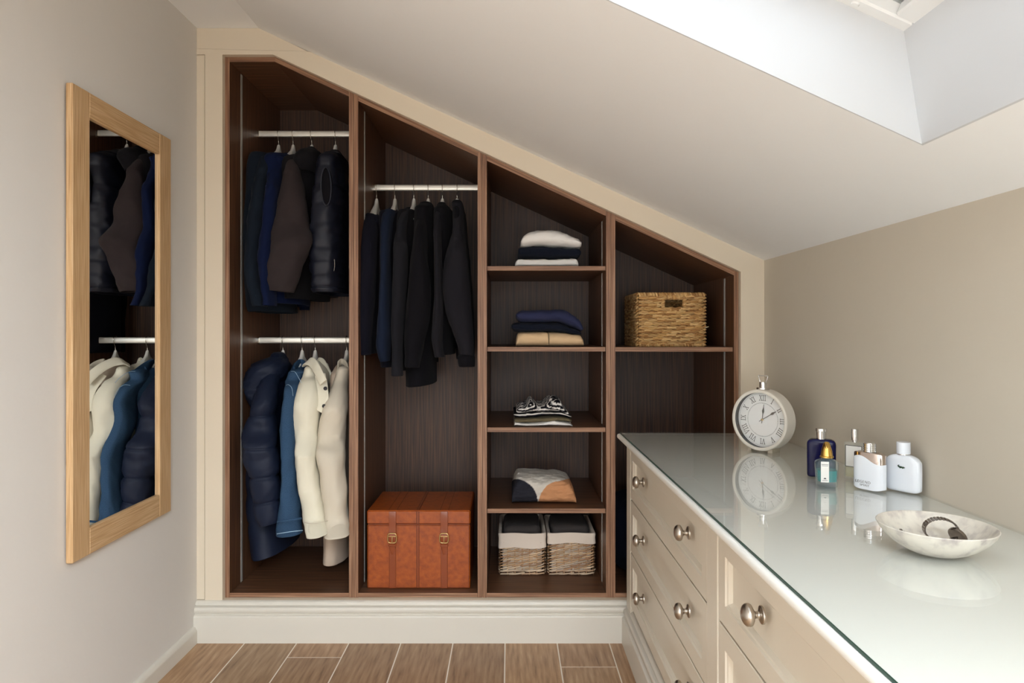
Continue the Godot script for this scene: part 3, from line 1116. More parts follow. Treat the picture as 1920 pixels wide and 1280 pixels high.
func hanger(px: float, py: float, turn: float, label: String, group: String) -> void:
	var c := P(px, py, ROD)
	var o := thing("coat_hanger", label, "hanger", c, turn, group)
	var mb := MB.new()
	var rings: Array = []
	for s in 29:
		var t := -1.0 + 2.0 * s / 28.0
		var u := 0.128 * t
		var e := absf(t)
		var y := -0.047 - 0.016 * smoothstep(0.0, 0.12, e) - 0.095 * pow(e, 1.1)
		var h := 0.009 + 0.021 * (1.0 - smoothstep(0.0, 1.0, e))
		var w := 0.0095 + 0.0065 * smoothstep(0.05, 0.7, e)
		if s == 0 or s == 28:
			h *= 0.5
			w *= 0.5
		var ring := PackedVector3Array()
		for j in 14:
			var a := TAU * j / 14.0
			ring.append(Vector3(signf(cos(a)) * pow(absf(cos(a)), 0.75) * w, y - h + signf(sin(a)) * pow(absf(sin(a)), 0.75) * h, u))
		rings.append(ring)
	mb.loft(rings, 0.3)
	part("shoulder_bar", mb, M.hanger, o)
	var hk := MB.new()
	var path := PackedVector3Array([Vector3(0, -0.054, 0), Vector3(0, -0.038, 0), Vector3(0, -0.03, 0.002), Vector3(0, -0.024, 0.008)])
	for k in 13:
		var a := -0.7 + 3.6 * k / 12.0
		path.append(Vector3(0, -0.0005 + 0.0162 * sin(a), 0.0162 * cos(a)))
	hk.tube(path, 0.0014, -1.0, 8)
	part("hook", hk, M.nickel, o)

func build_clothes() -> void:
	var y1 := 251.0
	var y2 := 636.0
	var y3 := 352.0
	var g1 := "jackets on the upper rail of the tallest bay"
	var gh := "white coat hangers in the wardrobe"
	# upper rail of the first bay
	hanger(522.5, y1, 0.0, "white hanger on the upper rail holding the slate teal jacket, first from the left", gh)
	hanger(549.5, y1, 0.0, "white hanger on the upper rail holding the royal navy jacket, second from the left", gh)
	hanger(584.5, y1, -0.2, "white hanger seen broadest, holding the taupe-sleeved black jacket", gh)
	hanger(629, y1, 0.03, "white hanger on the upper rail holding the quilted navy gilet, beside the partition", gh)
	garment("jacket", "slate teal jacket hanging first on the upper rail, sleeve close to the side panel", "jacket", g1, M.f_teal, M.f_teal, 510, y1,
		[[293, 500, 518, 3.05, 0.04], [298, 490, 524, 3.05, 0.12], [310, 484, 526, 3.05, 0.19], [360, 478, 528, 3.05, 0.2], [460, 472, 530, 3.05, 0.2], [560, 476, 545, 3.05, 0.2], [585, 480, 548, 3.05, 0.2]],
		[[300, 489, 512, 2.93, 0.05], [318, 485, 510, 2.9, 0.055], [340, 480, 507], [393, 470, 500], [446, 464, 494], [499, 464, 492], [539, 469, 494], [573, 477, 500, 2.88, 0.045]], {"seed": 3}, {"seed": 4, "amp": 0.01, "fy": 9.0})
	garment("jacket", "royal navy jacket hanging second on the upper rail, brighter blue than its neighbours", "jacket", g1, M.f_royal, M.f_royal, 538, y1,
		[[293, 530, 548, 3.05, 0.04], [299, 516, 556, 3.05, 0.12], [312, 510, 558, 3.05, 0.19], [360, 506, 560, 3.05, 0.2], [460, 500, 562, 3.05, 0.2], [540, 500, 570, 3.05, 0.2], [571, 497, 572, 3.05, 0.2]],
		[[300, 514, 538, 2.93, 0.05], [313, 507, 534, 2.9, 0.055], [340, 503, 528], [366, 501, 524], [420, 494, 520], [473, 487, 516], [500, 490, 514], [540, 494, 514], [572, 498, 516, 2.88, 0.045]], {"seed": 5}, {"seed": 6, "amp": 0.01, "fy": 9.0})
	var tp := garment("jacket", "black jacket with broad taupe sleeve, hanging third on the upper rail", "jacket", g1, M.f_taupe, M.f_black, 584, y1,
		[[294, 568, 600, 3.05, 0.05, -0.3], [301, 560, 606, 3.05, 0.12, -0.3], [316, 556, 606, 3.05, 0.18, -0.28], [360, 558, 606, 3.05, 0.19, -0.26], [450, 560, 602, 3.05, 0.19, -0.24], [520, 560, 598, 3.05, 0.19, -0.22], [562, 562, 594, 3.05, 0.19, -0.2]],
		[[306, 541, 562, 2.94, 0.05], [322, 536, 563, 2.9, 0.06], [340, 532, 567], [380, 524, 574], [420, 516, 580], [451, 509, 584], [472, 505, 578], [499, 500, 566], [526, 495, 556], [545, 494, 549, 2.86, 0.045]], {"seed": 7, "amp": 0.006}, {"seed": 8, "amp": 0.011, "fy": 9.0, "tilt": -0.08})
	cloth_mesh("hood", M.f_black, tp, seen([[282, 578, 594, 3.0, 0.05], [288, 566, 604, 2.98, 0.09], [298, 556, 607, 2.97, 0.11], [312, 552, 604, 2.97, 0.11], [326, 556, 596, 2.97, 0.09]], 2.98, 0.1), {"steps": 24, "amp": 0.006, "fx": 16.0, "fy": 16.0, "seed": 9})
		# the gilet: no sleeves, an armhole and quilted panels
	var gy: Array = []
	for p in [286, 318, 352, 386, 420, 441, 466, 491, 516, 541]:
		gy.append(P(0, p, 2.9).y)
	var gil := garment("gilet", "quilted navy gilet hanging at the partition end of the upper rail", "gilet", g1, M.f_puff, M.f_puff, 629, y1,
		[[288, 620, 640, 3.02, 0.05], [298, 612, 648, 3.0, 0.12], [313, 608, 652, 3.0, 0.18], [353, 602, 655, 3.0, 0.19], [393, 597, 655, 3.0, 0.2], [446, 594, 655, 3.0, 0.2], [500, 594, 655, 3.0, 0.2], [540, 597, 654, 3.0, 0.2], [551, 601, 653, 3.0, 0.19]], [],
		{"quilt": gy, "puff": 0.009, "steps": 130, "seg": 48, "amp": 0.009, "fx": 16.0, "fy": 12.0, "seed": 11, "n": 3.0})
	var hole := MB.new()
	hole.xf = Transform3D(Basis(), -gil.position)
	var hp := PackedVector3Array()
	var hq := PackedVector3Array()
	for k in 24:
		var a := TAU * k / 24.0
		hp.append(P(611.5 + 9.5 * cos(a) - 1.0 * sin(a), 349 - 36 * sin(a), 2.786 - 0.012 * sin(a)))
	hole.tube(hp, 0.0034, 0.0034, 10, true)
	part("armhole_binding", hole, M.f_puff, gil)
	var lining := MB.new()
	lining.xf = Transform3D(Basis(), -gil.position)
	var l0 := PackedVector3Array()
	for k in 24:
		var a := TAU * k / 24.0
		l0.append(P(611.5 + 9.0 * cos(a), 349 - 35 * sin(a), 2.79 - 0.008 * sin(a)))
	var l1 := PackedVector3Array()
	for p in l0:
		l1.append(p + Vector3(0, 0, -0.03))
	lining.loft([l0, l1], 0.7)
	part("armhole_lining", lining, M.f_jet, gil)
	bars("zip", M.dark_metal, gil, [[P(627, 486, 2.803), P(627.5, 498, 2.803), P(626, 508, 2.803)]], 0.0012, 0.001)
	# lower rail of the first bay
	var g2 := "jackets on the lower rail of the tallest bay"
	hanger(530.5, y2, 0.0, "white hanger on the lower rail holding the hooded navy puffer coat", gh)
	hanger(566.5, y2, 0.0, "white hanger on the lower rail holding the blue denim jacket", gh)
	hanger(591, y2, 0.0, "white hanger on the lower rail rising out of the cream jacket's collar", gh)
	hanger(650, y2, 0.0, "white hanger on the lower rail half hidden by the partition, in the beige jacket", gh)
	var qy: Array = []
	for p in [690, 776, 831, 883, 928, 974]:
		qy.append(P(0, p, 2.85).y)
	var pu := garment("puffer_coat", "navy puffer coat with a hood, quilted sleeve at the side panel, on the lower rail", "coat", g2, M.f_puff_low, M.f_puff_low, 520, y2,
		[[672, 508, 534, 3.05, 0.05], [684, 500, 540, 3.05, 0.12], [700, 494, 542, 3.05, 0.19], [760, 486, 540, 3.05, 0.2], [860, 478, 536, 3.05, 0.2], [950, 476, 545, 3.05, 0.2], [1005, 484, 552, 3.03, 0.2], [1022, 486, 554, 3.02, 0.2]],
		[[700, 496, 524, 2.94, 0.05], [725, 486, 520, 2.9, 0.06], [755, 474, 517, 2.86, 0.06], [780, 466, 517, 2.85, 0.065], [805, 458, 518, 2.85, 0.065], [835, 453, 519, 2.85, 0.065], [860, 457, 522, 2.85, 0.06], [884, 465, 525, 2.85, 0.06], [932, 475, 527, 2.85, 0.055], [960, 481, 527, 2.85, 0.055], [979, 486, 526, 2.85, 0.05]],
		{"seed": 12, "amp": 0.006, "tilt": 0.25, "quilt": [1.3, 1.02, 0.9, 0.78, 0.66, 0.54, 0.42, 0.2], "puff": 0.012, "steps": 80}, {"seed": 13, "quilt": qy, "puff": 0.015, "steps": 150, "amp": 0.007, "fx": 12.0, "fy": 10.0, "tilt": 0.22, "seg": 40, "lean": -0.1})
	cloth_mesh("hood", M.f_puff_low, pu, seen([[668, 510, 534, 2.99, 0.06], [680, 482, 538, 2.97, 0.1], [700, 466, 536, 2.96, 0.11], [722, 463, 522, 2.96, 0.11], [742, 468, 508, 2.96, 0.1], [762, 476, 494, 2.96, 0.06]], 2.97, 0.1), {"steps": 36, "amp": 0.012, "fx": 26.0, "fy": 26.0, "seed": 14, "dome": 0.02})
	var dj := garment("denim_jacket", "blue denim jacket with pale stitched cuff on the lower rail", "jacket", g2, M.f_denim, M.f_denim, 562, y2,
		[[683, 550, 573, 3.04, 0.05, 0.2], [696, 545, 574, 3.04, 0.12, 0.2], [712, 541, 574, 3.04, 0.18, 0.18], [760, 540, 572, 3.04, 0.19, 0.15], [860, 538, 568, 3.04, 0.19, 0.1], [930, 540, 566, 3.04, 0.19, 0.1]],
		[[697, 543, 572, 2.95, 0.05], [710, 539, 569, 2.91, 0.055], [723, 536, 564], [751, 532, 560], [789, 530, 557], [845, 529, 556], [884, 530, 557], [928, 528, 560], [963, 525, 563], [980, 522, 565], [999, 519.5, 567, 2.87, 0.052]], {"seed": 15}, {"seed": 16, "amp": 0.009, "fy": 8.0, "tilt": 0.12})
	bars("collar", M.f_denim, dj, [[P(552, 694, 2.93), P(556, 686, 2.96), P(563, 682, 3.0), P(571, 686, 2.99), P(573.5, 700, 2.94), P(569, 712, 2.9)]], 0.021, 0.005, Vector3.UP)
	bars("stitching", M.f_denim_pale, dj, [[P(536.5, 722, 2.81), P(541, 721, 2.795), P(547, 727, 2.785), P(549.5, 742, 2.77)], [P(546, 696, 2.86), P(553, 697, 2.845), P(560, 708, 2.82), P(565, 718, 2.81)]], 0.0009, 0.0009)
	bars("cuff", M.f_denim, dj, [[P(521.5, 978, 2.65), P(530, 976.5, 2.628), P(545, 974.5, 2.622), P(556, 973, 2.628), P(564.5, 971.5, 2.65)]], 0.0042, 0.004, Vector3.UP)
	bars("hem_edge", M.f_denim_pale, dj, [[P(519.5, 1000.5, 2.642), P(529, 999, 2.616), P(545, 996.5, 2.611), P(558, 995, 2.617), P(567, 994, 2.642)]], 0.0016, 0.0014)
	var cj := garment("cream_jacket", "cream jacket with dark buttons and a turned collar, sleeve forward on the lower rail", "jacket", g2, M.f_cream, M.f_cream, 590, y2,
		[[680, 577, 602, 3.04, 0.05, 0.15], [692, 575, 612, 3.03, 0.11, 0.15], [706, 574, 618, 3.05, 0.16, 0.15], [740, 572, 616, 3.05, 0.17, 0.12], [800, 570, 606, 3.05, 0.17, 0.1], [900, 572, 606, 3.05, 0.17, 0.1], [962, 576, 606, 3.05, 0.17, 0.1]],
		[[690, 573, 594, 2.94, 0.05], [704, 569, 599, 2.9, 0.06], [717, 564, 600], [751, 552, 600], [779, 549.5, 599.5], [807, 551.5, 597.5], [845, 555.5, 595], [862, 557, 594.5], [906, 561, 602], [938, 565, 607], [971, 571, 615], [1001, 577, 615.5, 2.85, 0.055]], {"seed": 17, "amp": 0.005}, {"seed": 18, "amp": 0.011, "fx": 9.0, "fy": 7.0, "tilt": 0.15})
	bars("collar", M.f_cream, cj, [[P(573, 684, 2.9), P(577.5, 677.5, 2.875), P(585, 679, 2.85), P(593, 690, 2.815), P(600, 704, 2.79), P(606.5, 717, 2.775)]], 0.019, 0.0045, Vector3(0.75, 0.62, 0.2))
	bars("far_collar", M.f_cream, cj, [[P(596, 675, 3.04), P(602, 677, 3.05), P(609, 688, 3.06), P(616, 702, 3.06), P(621, 716, 3.05)]], 0.017, 0.006, Vector3(0.75, 0.62, 0.2))
	bars("placket", M.f_cream, cj, [[P(600, 702, 2.84), P(605, 730, 2.80), P(606, 760, 2.78), P(601, 772, 2.78)]], 0.022, 0.004, Vector3(1, 0, 0))
	bars("seam", M.f_beige, cj, [[P(571.5, 979, 2.655), P(582, 981, 2.628), P(596, 980, 2.621), P(607, 978, 2.628), P(614.5, 976, 2.655)]], 0.0012, 0.001)
	for q in [[610, 728], [607.5, 761]]:
		var bt := MB.new()
		bt.xf = Transform3D(Basis(Vector3(1, 0, 0), Vector3(0, 0, 1), Vector3(0, -1, 0)), P(q[0], q[1], 2.79 if q[1] < 740 else 2.768) - cj.position)
		bt.lathe([[0.0, -0.002], [0.0075, -0.002], [0.008, 0.0], [0.0075, 0.0022], [0.005, 0.0022], [0.0046, 0.0012], [0.0, 0.0012]], 18)
		part("button", bt, M.ink, cj)
	var bj := garment("beige_jacket", "longer pale beige jacket against the partition on the lower rail", "jacket", g2, M.f_beige, M.f_stone, 642, y2,
		[[682, 634, 655, 3.04, 0.05], [692, 630, 656, 3.04, 0.11], [706, 628, 656, 3.06, 0.16], [760, 628, 656, 3.06, 0.16], [860, 622, 656, 3.06, 0.16], [960, 616, 656, 3.06, 0.16], [1038, 613, 656, 3.06, 0.16]],
		[[692, 634, 656, 2.94, 0.045], [710, 627, 652, 2.9, 0.05], [736, 618, 650], [762, 609, 649], [789, 600, 647.5], [822, 595, 646], [851, 594, 645.5], [895, 602, 648], [938, 608, 652], [971, 611.5, 654], [1004, 611, 655, 2.86, 0.045]], {"seed": 19}, {"seed": 20, "amp": 0.011, "fx": 9.0, "fy": 7.0, "tilt": 0.1})
	bars("collar", M.f_beige, bj, [[P(634, 690, 2.92), P(635, 682, 2.94), P(641, 677.5, 2.96), P(648, 682, 2.94), P(652, 692, 2.91)]], 0.013, 0.0045, Vector3.UP)
	# the second bay
	var g3 := "dark clothes on the rail of the second bay"
	hanger(706, y3, 0.0, "white hanger with the most shoulder showing, first on the second bay's rail", gh)
	hanger(740.5, y3, 0.0, "white hanger holding the navy sweater in the second bay", gh)
	hanger(776, y3, 0.0, "white hanger holding the charcoal jacket, third in the second bay", gh)
	hanger(803, y3, 0.0, "white hanger holding the longest black coat in the second bay", gh)
	hanger(829.5, y3, 0.0, "white hanger holding the slim charcoal shirt, fifth in the second bay", gh)
	hanger(857, y3, 0.06, "white hanger nearest the shelves bay, in the wide-sleeved black coat", gh)
	garment("dark_jacket", "blackish navy jacket hanging first in the second bay", "jacket", g3, M.f_navyblack, M.f_navyblack, 697, y3,
		[[404, 690, 710, 3.05, 0.04, 0.2], [411, 684, 716, 3.05, 0.12, 0.2], [424, 682, 718, 3.05, 0.18, 0.2], [500, 680, 716, 3.05, 0.19, 0.15], [600, 678, 712, 3.05, 0.19, 0.1], [660, 678, 712, 3.05, 0.19, 0.1]],
		[[406, 684, 706, 2.94, 0.05], [430, 679, 708, 2.9, 0.055], [473, 676, 707], [539, 672.5, 704], [572, 671.5, 702], [620, 670, 698], [664, 668, 695, 2.87, 0.045]], {"seed": 22}, {"seed": 23, "lean": 0.0})
	garment("navy_sweater", "navy sweater hanging second in the second bay, the bluest one there", "sweater", g3, M.f_navy, M.f_navyblack, 734, y3,
		[[395, 726, 746, 3.05, 0.04], [403, 718, 752, 3.05, 0.12], [416, 716, 754, 3.05, 0.18], [500, 718, 750, 3.05, 0.19], [600, 718, 748, 3.05, 0.19], [684, 722, 750, 3.05, 0.19]],
		[[398, 719, 742, 2.94, 0.05], [418, 715, 736, 2.9, 0.05], [473, 714.5, 732], [520, 714.5, 731], [570, 712, 733], [606, 709, 734], [644, 706.5, 733], [660, 709, 732.5], [676, 713, 731.5, 2.87, 0.04]], {"seed": 24}, {"seed": 25, "tilt": 0.1})
	garment("charcoal_jacket", "charcoal jacket hanging third in the second bay", "jacket", g3, M.f_charcoal, M.f_jet, 766, y3,
		[[394, 758, 780, 3.05, 0.04], [402, 752, 786, 3.05, 0.12], [414, 750, 786, 3.05, 0.18], [500, 748, 782, 3.05, 0.19], [600, 744, 776, 3.05, 0.19], [690, 744, 776, 3.05, 0.19]],
		[[398, 753, 772, 2.94, 0.05], [418, 747, 764, 2.9, 0.05], [451, 741, 763], [473, 738, 764], [539, 736, 762], [589, 735.5, 758], [640, 735, 756], [703, 734, 756, 2.87, 0.045]], {"seed": 26}, {"seed": 27})
	var bc := garment("black_coat", "longest black coat in the second bay, hem reaching lowest", "coat", g3, M.f_jet, M.f_jet, 797, y3,
		[[384, 786, 812, 3.05, 0.05], [394, 782, 816, 3.05, 0.12], [408, 780, 818, 3.05, 0.18], [500, 776, 818, 3.05, 0.19], [600, 768, 818, 3.05, 0.19], [680, 764, 817, 3.05, 0.19], [718, 765, 817, 3.03, 0.19]],
		[[394, 783, 803, 2.94, 0.05], [412, 781, 800, 2.9, 0.055], [429, 779.5, 799], [473, 773.5, 801], [539, 767, 808], [580, 762, 808], [623, 758, 799], [660, 758.5, 791], [687, 760, 786, 2.87, 0.045]], {"seed": 28, "tilt": 0.1}, {"seed": 29})
	garment("charcoal_shirt", "slim charcoal shirt hanging fifth in the second bay, behind the wide-sleeved coat", "shirt", g3, M.f_coat, M.f_jet, 829, y3,
		[[385, 820, 838, 3.05, 0.05], [395, 818, 846, 3.05, 0.12], [410, 816, 850, 3.05, 0.18], [500, 817, 850, 3.05, 0.19], [600, 817, 850, 3.05, 0.19], [662, 820, 852, 3.05, 0.19]],
		[[394, 818, 834, 2.94, 0.04], [418, 815, 828, 2.9, 0.045], [473, 814.5, 828], [539, 814, 830], [600, 812, 830], [640, 811, 830], [668, 815, 834, 2.87, 0.04]], {"seed": 30}, {"seed": 31})
	var wc := garment("wide_coat", "black coat with a wide bent sleeve, last in the second bay beside the shelves", "coat", g3, M.f_coat, M.f_jet, 860, y3,
		[[381, 847, 868, 3.04, 0.05], [392, 849, 870, 3.04, 0.12], [410, 851, 872, 3.04, 0.18], [473, 850, 878, 3.04, 0.19], [550, 850, 884, 3.04, 0.19], [620, 856, 888, 3.04, 0.18], [672, 862, 889, 3.04, 0.18]],
		[[384, 847, 869, 2.95, 0.045], [400, 849, 870, 2.91, 0.05], [429, 850, 870], [451, 845, 872], [473, 838, 875], [500, 833, 879], [528, 830, 881], [555, 830.5, 883], [580, 834, 884], [606, 842, 886], [640, 856, 889], [662, 861.5, 890], [679, 865.5, 890, 2.87, 0.045]], {"seed": 32}, {"seed": 33, "lean": 0.0})
	cloth_mesh("cuff", M.f_jet, wc, seen([[668, 858, 890, 2.82, 0.05], [678, 859, 890, 2.82, 0.05], [686, 861, 889.5, 2.82, 0.045]], 2.82, 0.05), {"steps": 10, "seed": 34})

# ---------------------------------------------------------------- folded clothes
# stations across: [x, y of the top, y of the bottom] as seen at the front; a rounded slab with folded layers
func folded(called: String, label: String, cat: String, group: String, st: Array, d0: float, deep: float, m: Material, o := {}) -> Node3D:
	var paint = o.get("paint", null)
	var n := 64 if paint == null else 170
	var rs := smooth_rows(st, n)
	var shelf: float = o.get("shelf", -1.0)
	var layers: float = o.get("layers", 2.0)
	var seg: int = 44 if paint == null else o.get("seg", 110)
	var a0 := P(st[0][0], st[0][1], d0)
	var a1 := P(st[-1][0], st[-1][1], d0)
	var base := P((st[0][0] + st[-1][0]) / 2.0, st[st.size() / 2][2], d0)
	if shelf > 0.0:
		base.y = shelf
	var th := thing(called, label, cat, Vector3(base.x, base.y, -(d0 + deep / 2)), 0.0, group)
	wn.seed = o.get("seed", 1)
	wn.frequency = 1.0
	wn.fractal_octaves = 3
	var amp: float = o.get("amp", 0.004)
	# angles that share the section's outline out evenly
	var angles := PackedFloat32Array()
	var dense := PackedFloat32Array([0.0])
	var prev := Vector2(0.13, 0.0)
	for j in range(1, 1441):
		var a := TAU * j / 1440.0
		var q := Vector2(signf(cos(a)) * pow(absf(cos(a)), 0.5) * 0.13, signf(sin(a)) * pow(absf(sin(a)), 0.62) * 0.045)
		dense.append(dense[j - 1] + q.distance_to(prev))
		prev = q
	var at_j := 0
	for j in seg:
		while dense[at_j + 1] < dense[1440] * j / seg:
			at_j += 1
		angles.append(TAU * (at_j + (dense[1440] * j / seg - dense[at_j]) / maxf(dense[at_j + 1] - dense[at_j], 1e-9)) / 1440.0)
	var rings: Array = []
	var cols: Array = []
	var w := a1.x - a0.x
	for i in n + 1:
		var r: Array = rs[i]
		var p := P(r[0], r[1], d0)
		var yb := P(r[0], r[2], d0).y
		if shelf > 0.0:
			yb = shelf + maxf(0.0, yb - shelf) * o.get("lift", 0.0)
		var e: float = minf(p.x - a0.x, a1.x - p.x) / o.get("round", 0.014)
		var k := sqrt(clampf(1.0 - pow(1.0 - clampf(e, 0.0, 1.0), 2.0), 0.03, 1.0))
		var mid := (p.y + yb) / 2.0
		var hh := maxf((p.y - yb) / 2.0, 0.003) * (0.45 + 0.55 * k)
		var hd := deep / 2.0 - 0.012 * (1.0 - k)
		if shelf > 0.0:
			mid = yb + hh
		var ring := PackedVector3Array()
		var cr := PackedColorArray()
		for j in seg:
			var a := angles[j]
			var ca := cos(a)
			var sa := sin(a)
			var ly := signf(sa) * pow(absf(sa), 0.62)
			var lz := signf(ca) * pow(absf(ca), 0.5)
			var y := mid + ly * hh
			# the front edge shows the folded layers as rolls
			var groove := 0.0
			if lz > 0.0 and layers > 1.0:
				var q := fposmod((ly * 0.5 + 0.5) * layers, 1.0)
				groove = 0.009 * (pow(absf(sin(PI * q)), 0.5) - 1.0) * smoothstep(0.3, 0.9, lz)
			var v := Vector3(p.x, y, -(d0 + deep / 2) + lz * hd + groove)
			var e2 := wn.get_noise_3d(v.x * 15.0, v.y * 40.0, v.z * 14.0) * amp
			var low := shelf > 0.0 and sa < -0.2
			v += Vector3(0, 0.0 if low else e2, e2 * 1.5)
			ring.append(v - th.position)
			if paint != null:
				cr.append(paint.call(v, ly, lz, p.x, (p.x - a0.x) / w))
		rings.append(ring)
		cols.append(cr)
	var mb := MB.new()
	mb.loft(rings, -2.0, true, true, false, cols if paint != null else [])
	part("cloth", mb, m, th)
	return th

func lin(r: int, g: int, b: int) -> Color:
	return Color8(r, g, b).srgb_to_linear()

func build_folded() -> void:
	var s1 := 1.493
	var s2 := 1.1663
	var s3 := 0.841
	var s4 := 0.5135
	var ga := "folded clothes on the top shelf"
	folded("white_sweater", "white folded sweater on top of the top shelf's stack", "sweater", ga, [[977, 447, 460], [984, 437, 462], [992, 432, 461], [1005, 429, 459], [1020, 427.5, 459], [1040, 427.5, 461], [1054, 431, 461.5], [1068, 437, 462], [1080, 442, 463], [1091, 449, 464]], 2.81, 0.3, M.f_white, {"layers": 1.0, "seed": 41, "amp": 0.004})
	folded("navy_sweater", "dark navy folded sweater between the two white ones on the top shelf", "sweater", ga, [[972, 461, 479], [980, 461, 482], [1000, 459, 482.5], [1030, 460, 483.5], [1060, 462, 483], [1080, 463, 482], [1090, 464, 480]], 2.815, 0.3, M.f_ink, {"layers": 2.0, "seed": 42})
	folded("white_shirt", "white folded shirt at the bottom of the top shelf's stack", "shirt", ga, [[966, 487, 499], [972, 483, 499], [990, 483, 499], [1030, 484, 499], [1060, 483, 499], [1080, 481.5, 499], [1085, 486, 499]], 2.8, 0.3, M.f_white, {"shelf": s1 + 0.0008, "layers": 2.0, "seed": 43})
	var gb := "folded clothes on the second shelf"
	folded("indigo_sweater", "indigo folded sweater sloping to the side on top of the second shelf's stack", "sweater", gb, [[968, 586, 596], [976, 582, 602], [985, 581, 603.5], [1005, 580, 604], [1030, 579.5, 603.5], [1048, 579.5, 603], [1060, 581, 608], [1072, 586, 612], [1082, 594, 616], [1090, 602, 621], [1094, 610, 622]], 2.81, 0.28, M.f_indigo, {"layers": 1.0, "seed": 44, "amp": 0.004})
	folded("black_sweater", "blackish folded sweater in the middle of the second shelf's stack", "sweater", gb, [[959, 608, 616], [966, 605, 620], [980, 604, 622.5], [1005, 604, 622], [1030, 604, 621.5], [1050, 605, 622.5], [1068, 612, 625.5], [1082, 617, 628], [1091, 621, 628]], 2.815, 0.28, M.f_ink, {"layers": 2.0, "seed": 45})
	var tan1 := folded("beige_trousers", "sand beige folded trousers under the two dark sweaters on the second shelf", "trousers", gb, [[968, 632, 651], [972, 624, 651], [990, 622, 651], [1015, 622, 651], [1026.5, 623, 651], [1029, 626, 651], [1031.5, 623, 651], [1050, 623, 651], [1072, 626, 651], [1090, 628, 651], [1095, 634, 651]], 2.8, 0.28, M.f_tan, {"shelf": s2 + 0.0008, "layers": 1.0, "seed": 46})
	bars("seam", M.f_olive, tan1, [[P(1029, 624, 2.796), P(1029.2, 636, 2.794), P(1029, 646, 2.796)]], 0.0016, 0.002)
	# striped tops, each stripe knitted in
	var dark := lin(26, 26, 30)
	var pale := lin(228, 224, 220)
	var stripes := func(v: Vector3, ly: float, _lz: float, x: float, _u: float) -> Color:
		var k := wn.get_noise_3d(v.x * 6.0, 3.0, v.z * 5.0) * 0.5
		return pale if fposmod((v.y * 62.0 + v.z * 42.0 + sin(x * 34.0) * 0.55 + k), 1.0) < 0.42 else dark
	var bands := func(_v: Vector3, ly: float, lz: float, x: float, _u: float) -> Color:
		return pale if (lz > 0.2 and absf(ly - 0.15 - 0.25 * sin(x * 9.0)) < 0.3) else dark
	var gc := "folded clothes on the third shelf"
	folded("striped_shirt", "rumpled black and white striped shirt crowning the third shelf's stack", "shirt", gc, [[968, 768, 774], [976, 763, 776], [986, 761, 775.5], [991, 756, 775], [996, 752, 775], [1003, 757, 774], [1010, 761, 773], [1020, 760, 773], [1026, 755, 773], [1032, 750, 774], [1044, 749.5, 774], [1052, 752, 774], [1055, 760, 775], [1062, 769, 777], [1069, 775, 779]], 2.8, 0.26, M.f_pattern, {"layers": 1.0, "seed": 47, "amp": 0.006, "paint": stripes, "round": 0.01})
	folded("banded_shirt", "black folded shirt with white bands under the rumpled striped one", "shirt", gc, [[963, 774, 782], [970, 774, 784], [990, 774, 784], [1015, 772, 781], [1040, 773, 779], [1060, 775, 782], [1072, 779, 786]], 2.79, 0.28, M.f_pattern, {"layers": 2.0, "seed": 48, "paint": bands})
	folded("olive_shirt", "olive folded shirt above the cream white one on the third shelf", "shirt", gc, [[964, 784, 792], [970, 784, 794], [990, 784.5, 794], [1015, 782, 793], [1040, 780.5, 791], [1060, 783, 791], [1072, 787, 793]], 2.79, 0.28, M.f_olive, {"layers": 1.0, "seed": 49})
	folded("cream_shirt", "cream white folded shirt at the bottom of the third shelf's stack", "shirt", gc, [[964, 794, 803], [968, 791, 803], [985, 794, 803], [1010, 793, 803], [1036, 788.5, 803], [1055, 791.5, 803], [1069, 794, 803], [1074, 798, 803]], 2.785, 0.28, M.f_white, {"shelf": s3 + 0.0008, "layers": 1.0, "seed": 50})
	# the sweatshirt in three colours alone on the fourth shelf
	var c_navy := lin(46, 44, 52)
	var c_grey := lin(206, 199, 188)
	var c_orange := lin(196, 142, 102)
	var three := func(v: Vector3, ly: float, lz: float, x: float, u: float) -> Color:
		# down the front and back over the top, as one length of cloth
		var run: float = (1.0 - (ly * 0.5 + 0.5)) * 0.5 + (0.5 if lz > 0.0 else 0.0)
		var q := v.y - 0.5135
		var back := (-v.z - 2.81) * 0.27 
		var hgt := q + maxf(0.0, back)
		var left := 0.40 - 3.1 * pow(maxf(hgt - 0.002, 0.0), 0.9)
		left = 0.40 * sqrt(clampf(1.0 - pow(hgt / 0.112, 2.4), 0.0, 1.0))
		var right := 0.41 + 0.32 * (1.0 - sqrt(clampf(1.0 - pow(clampf(hgt / 0.1, 0.0, 1.0), 2.0), 0.0, 1.0)))
		if hgt > 0.1:
			right = 0.73 + (hgt - 0.1) * 12.0
		if u < left:
			return c_navy
		return c_orange if u > right else c_grey
	folded("colour_block_sweatshirt", "folded sweatshirt in dark navy, pale grey and orange blocks alone on its shelf", "sweatshirt", "", [[960, 911, 947], [964, 901, 948], [972, 896, 948], [990, 896, 948], [1010, 897, 948], [1030, 898, 948], [1047, 898.5, 948], [1062, 902, 948], [1071, 907, 948], [1076, 913, 948], [1081, 922, 948]], 2.81, 0.26, M.f_pattern, {"shelf": s4 + 0.0008, "layers": 1.0, "seed": 51, "amp": 0.005, "paint": three, "round": 0.03, "seg": 240})

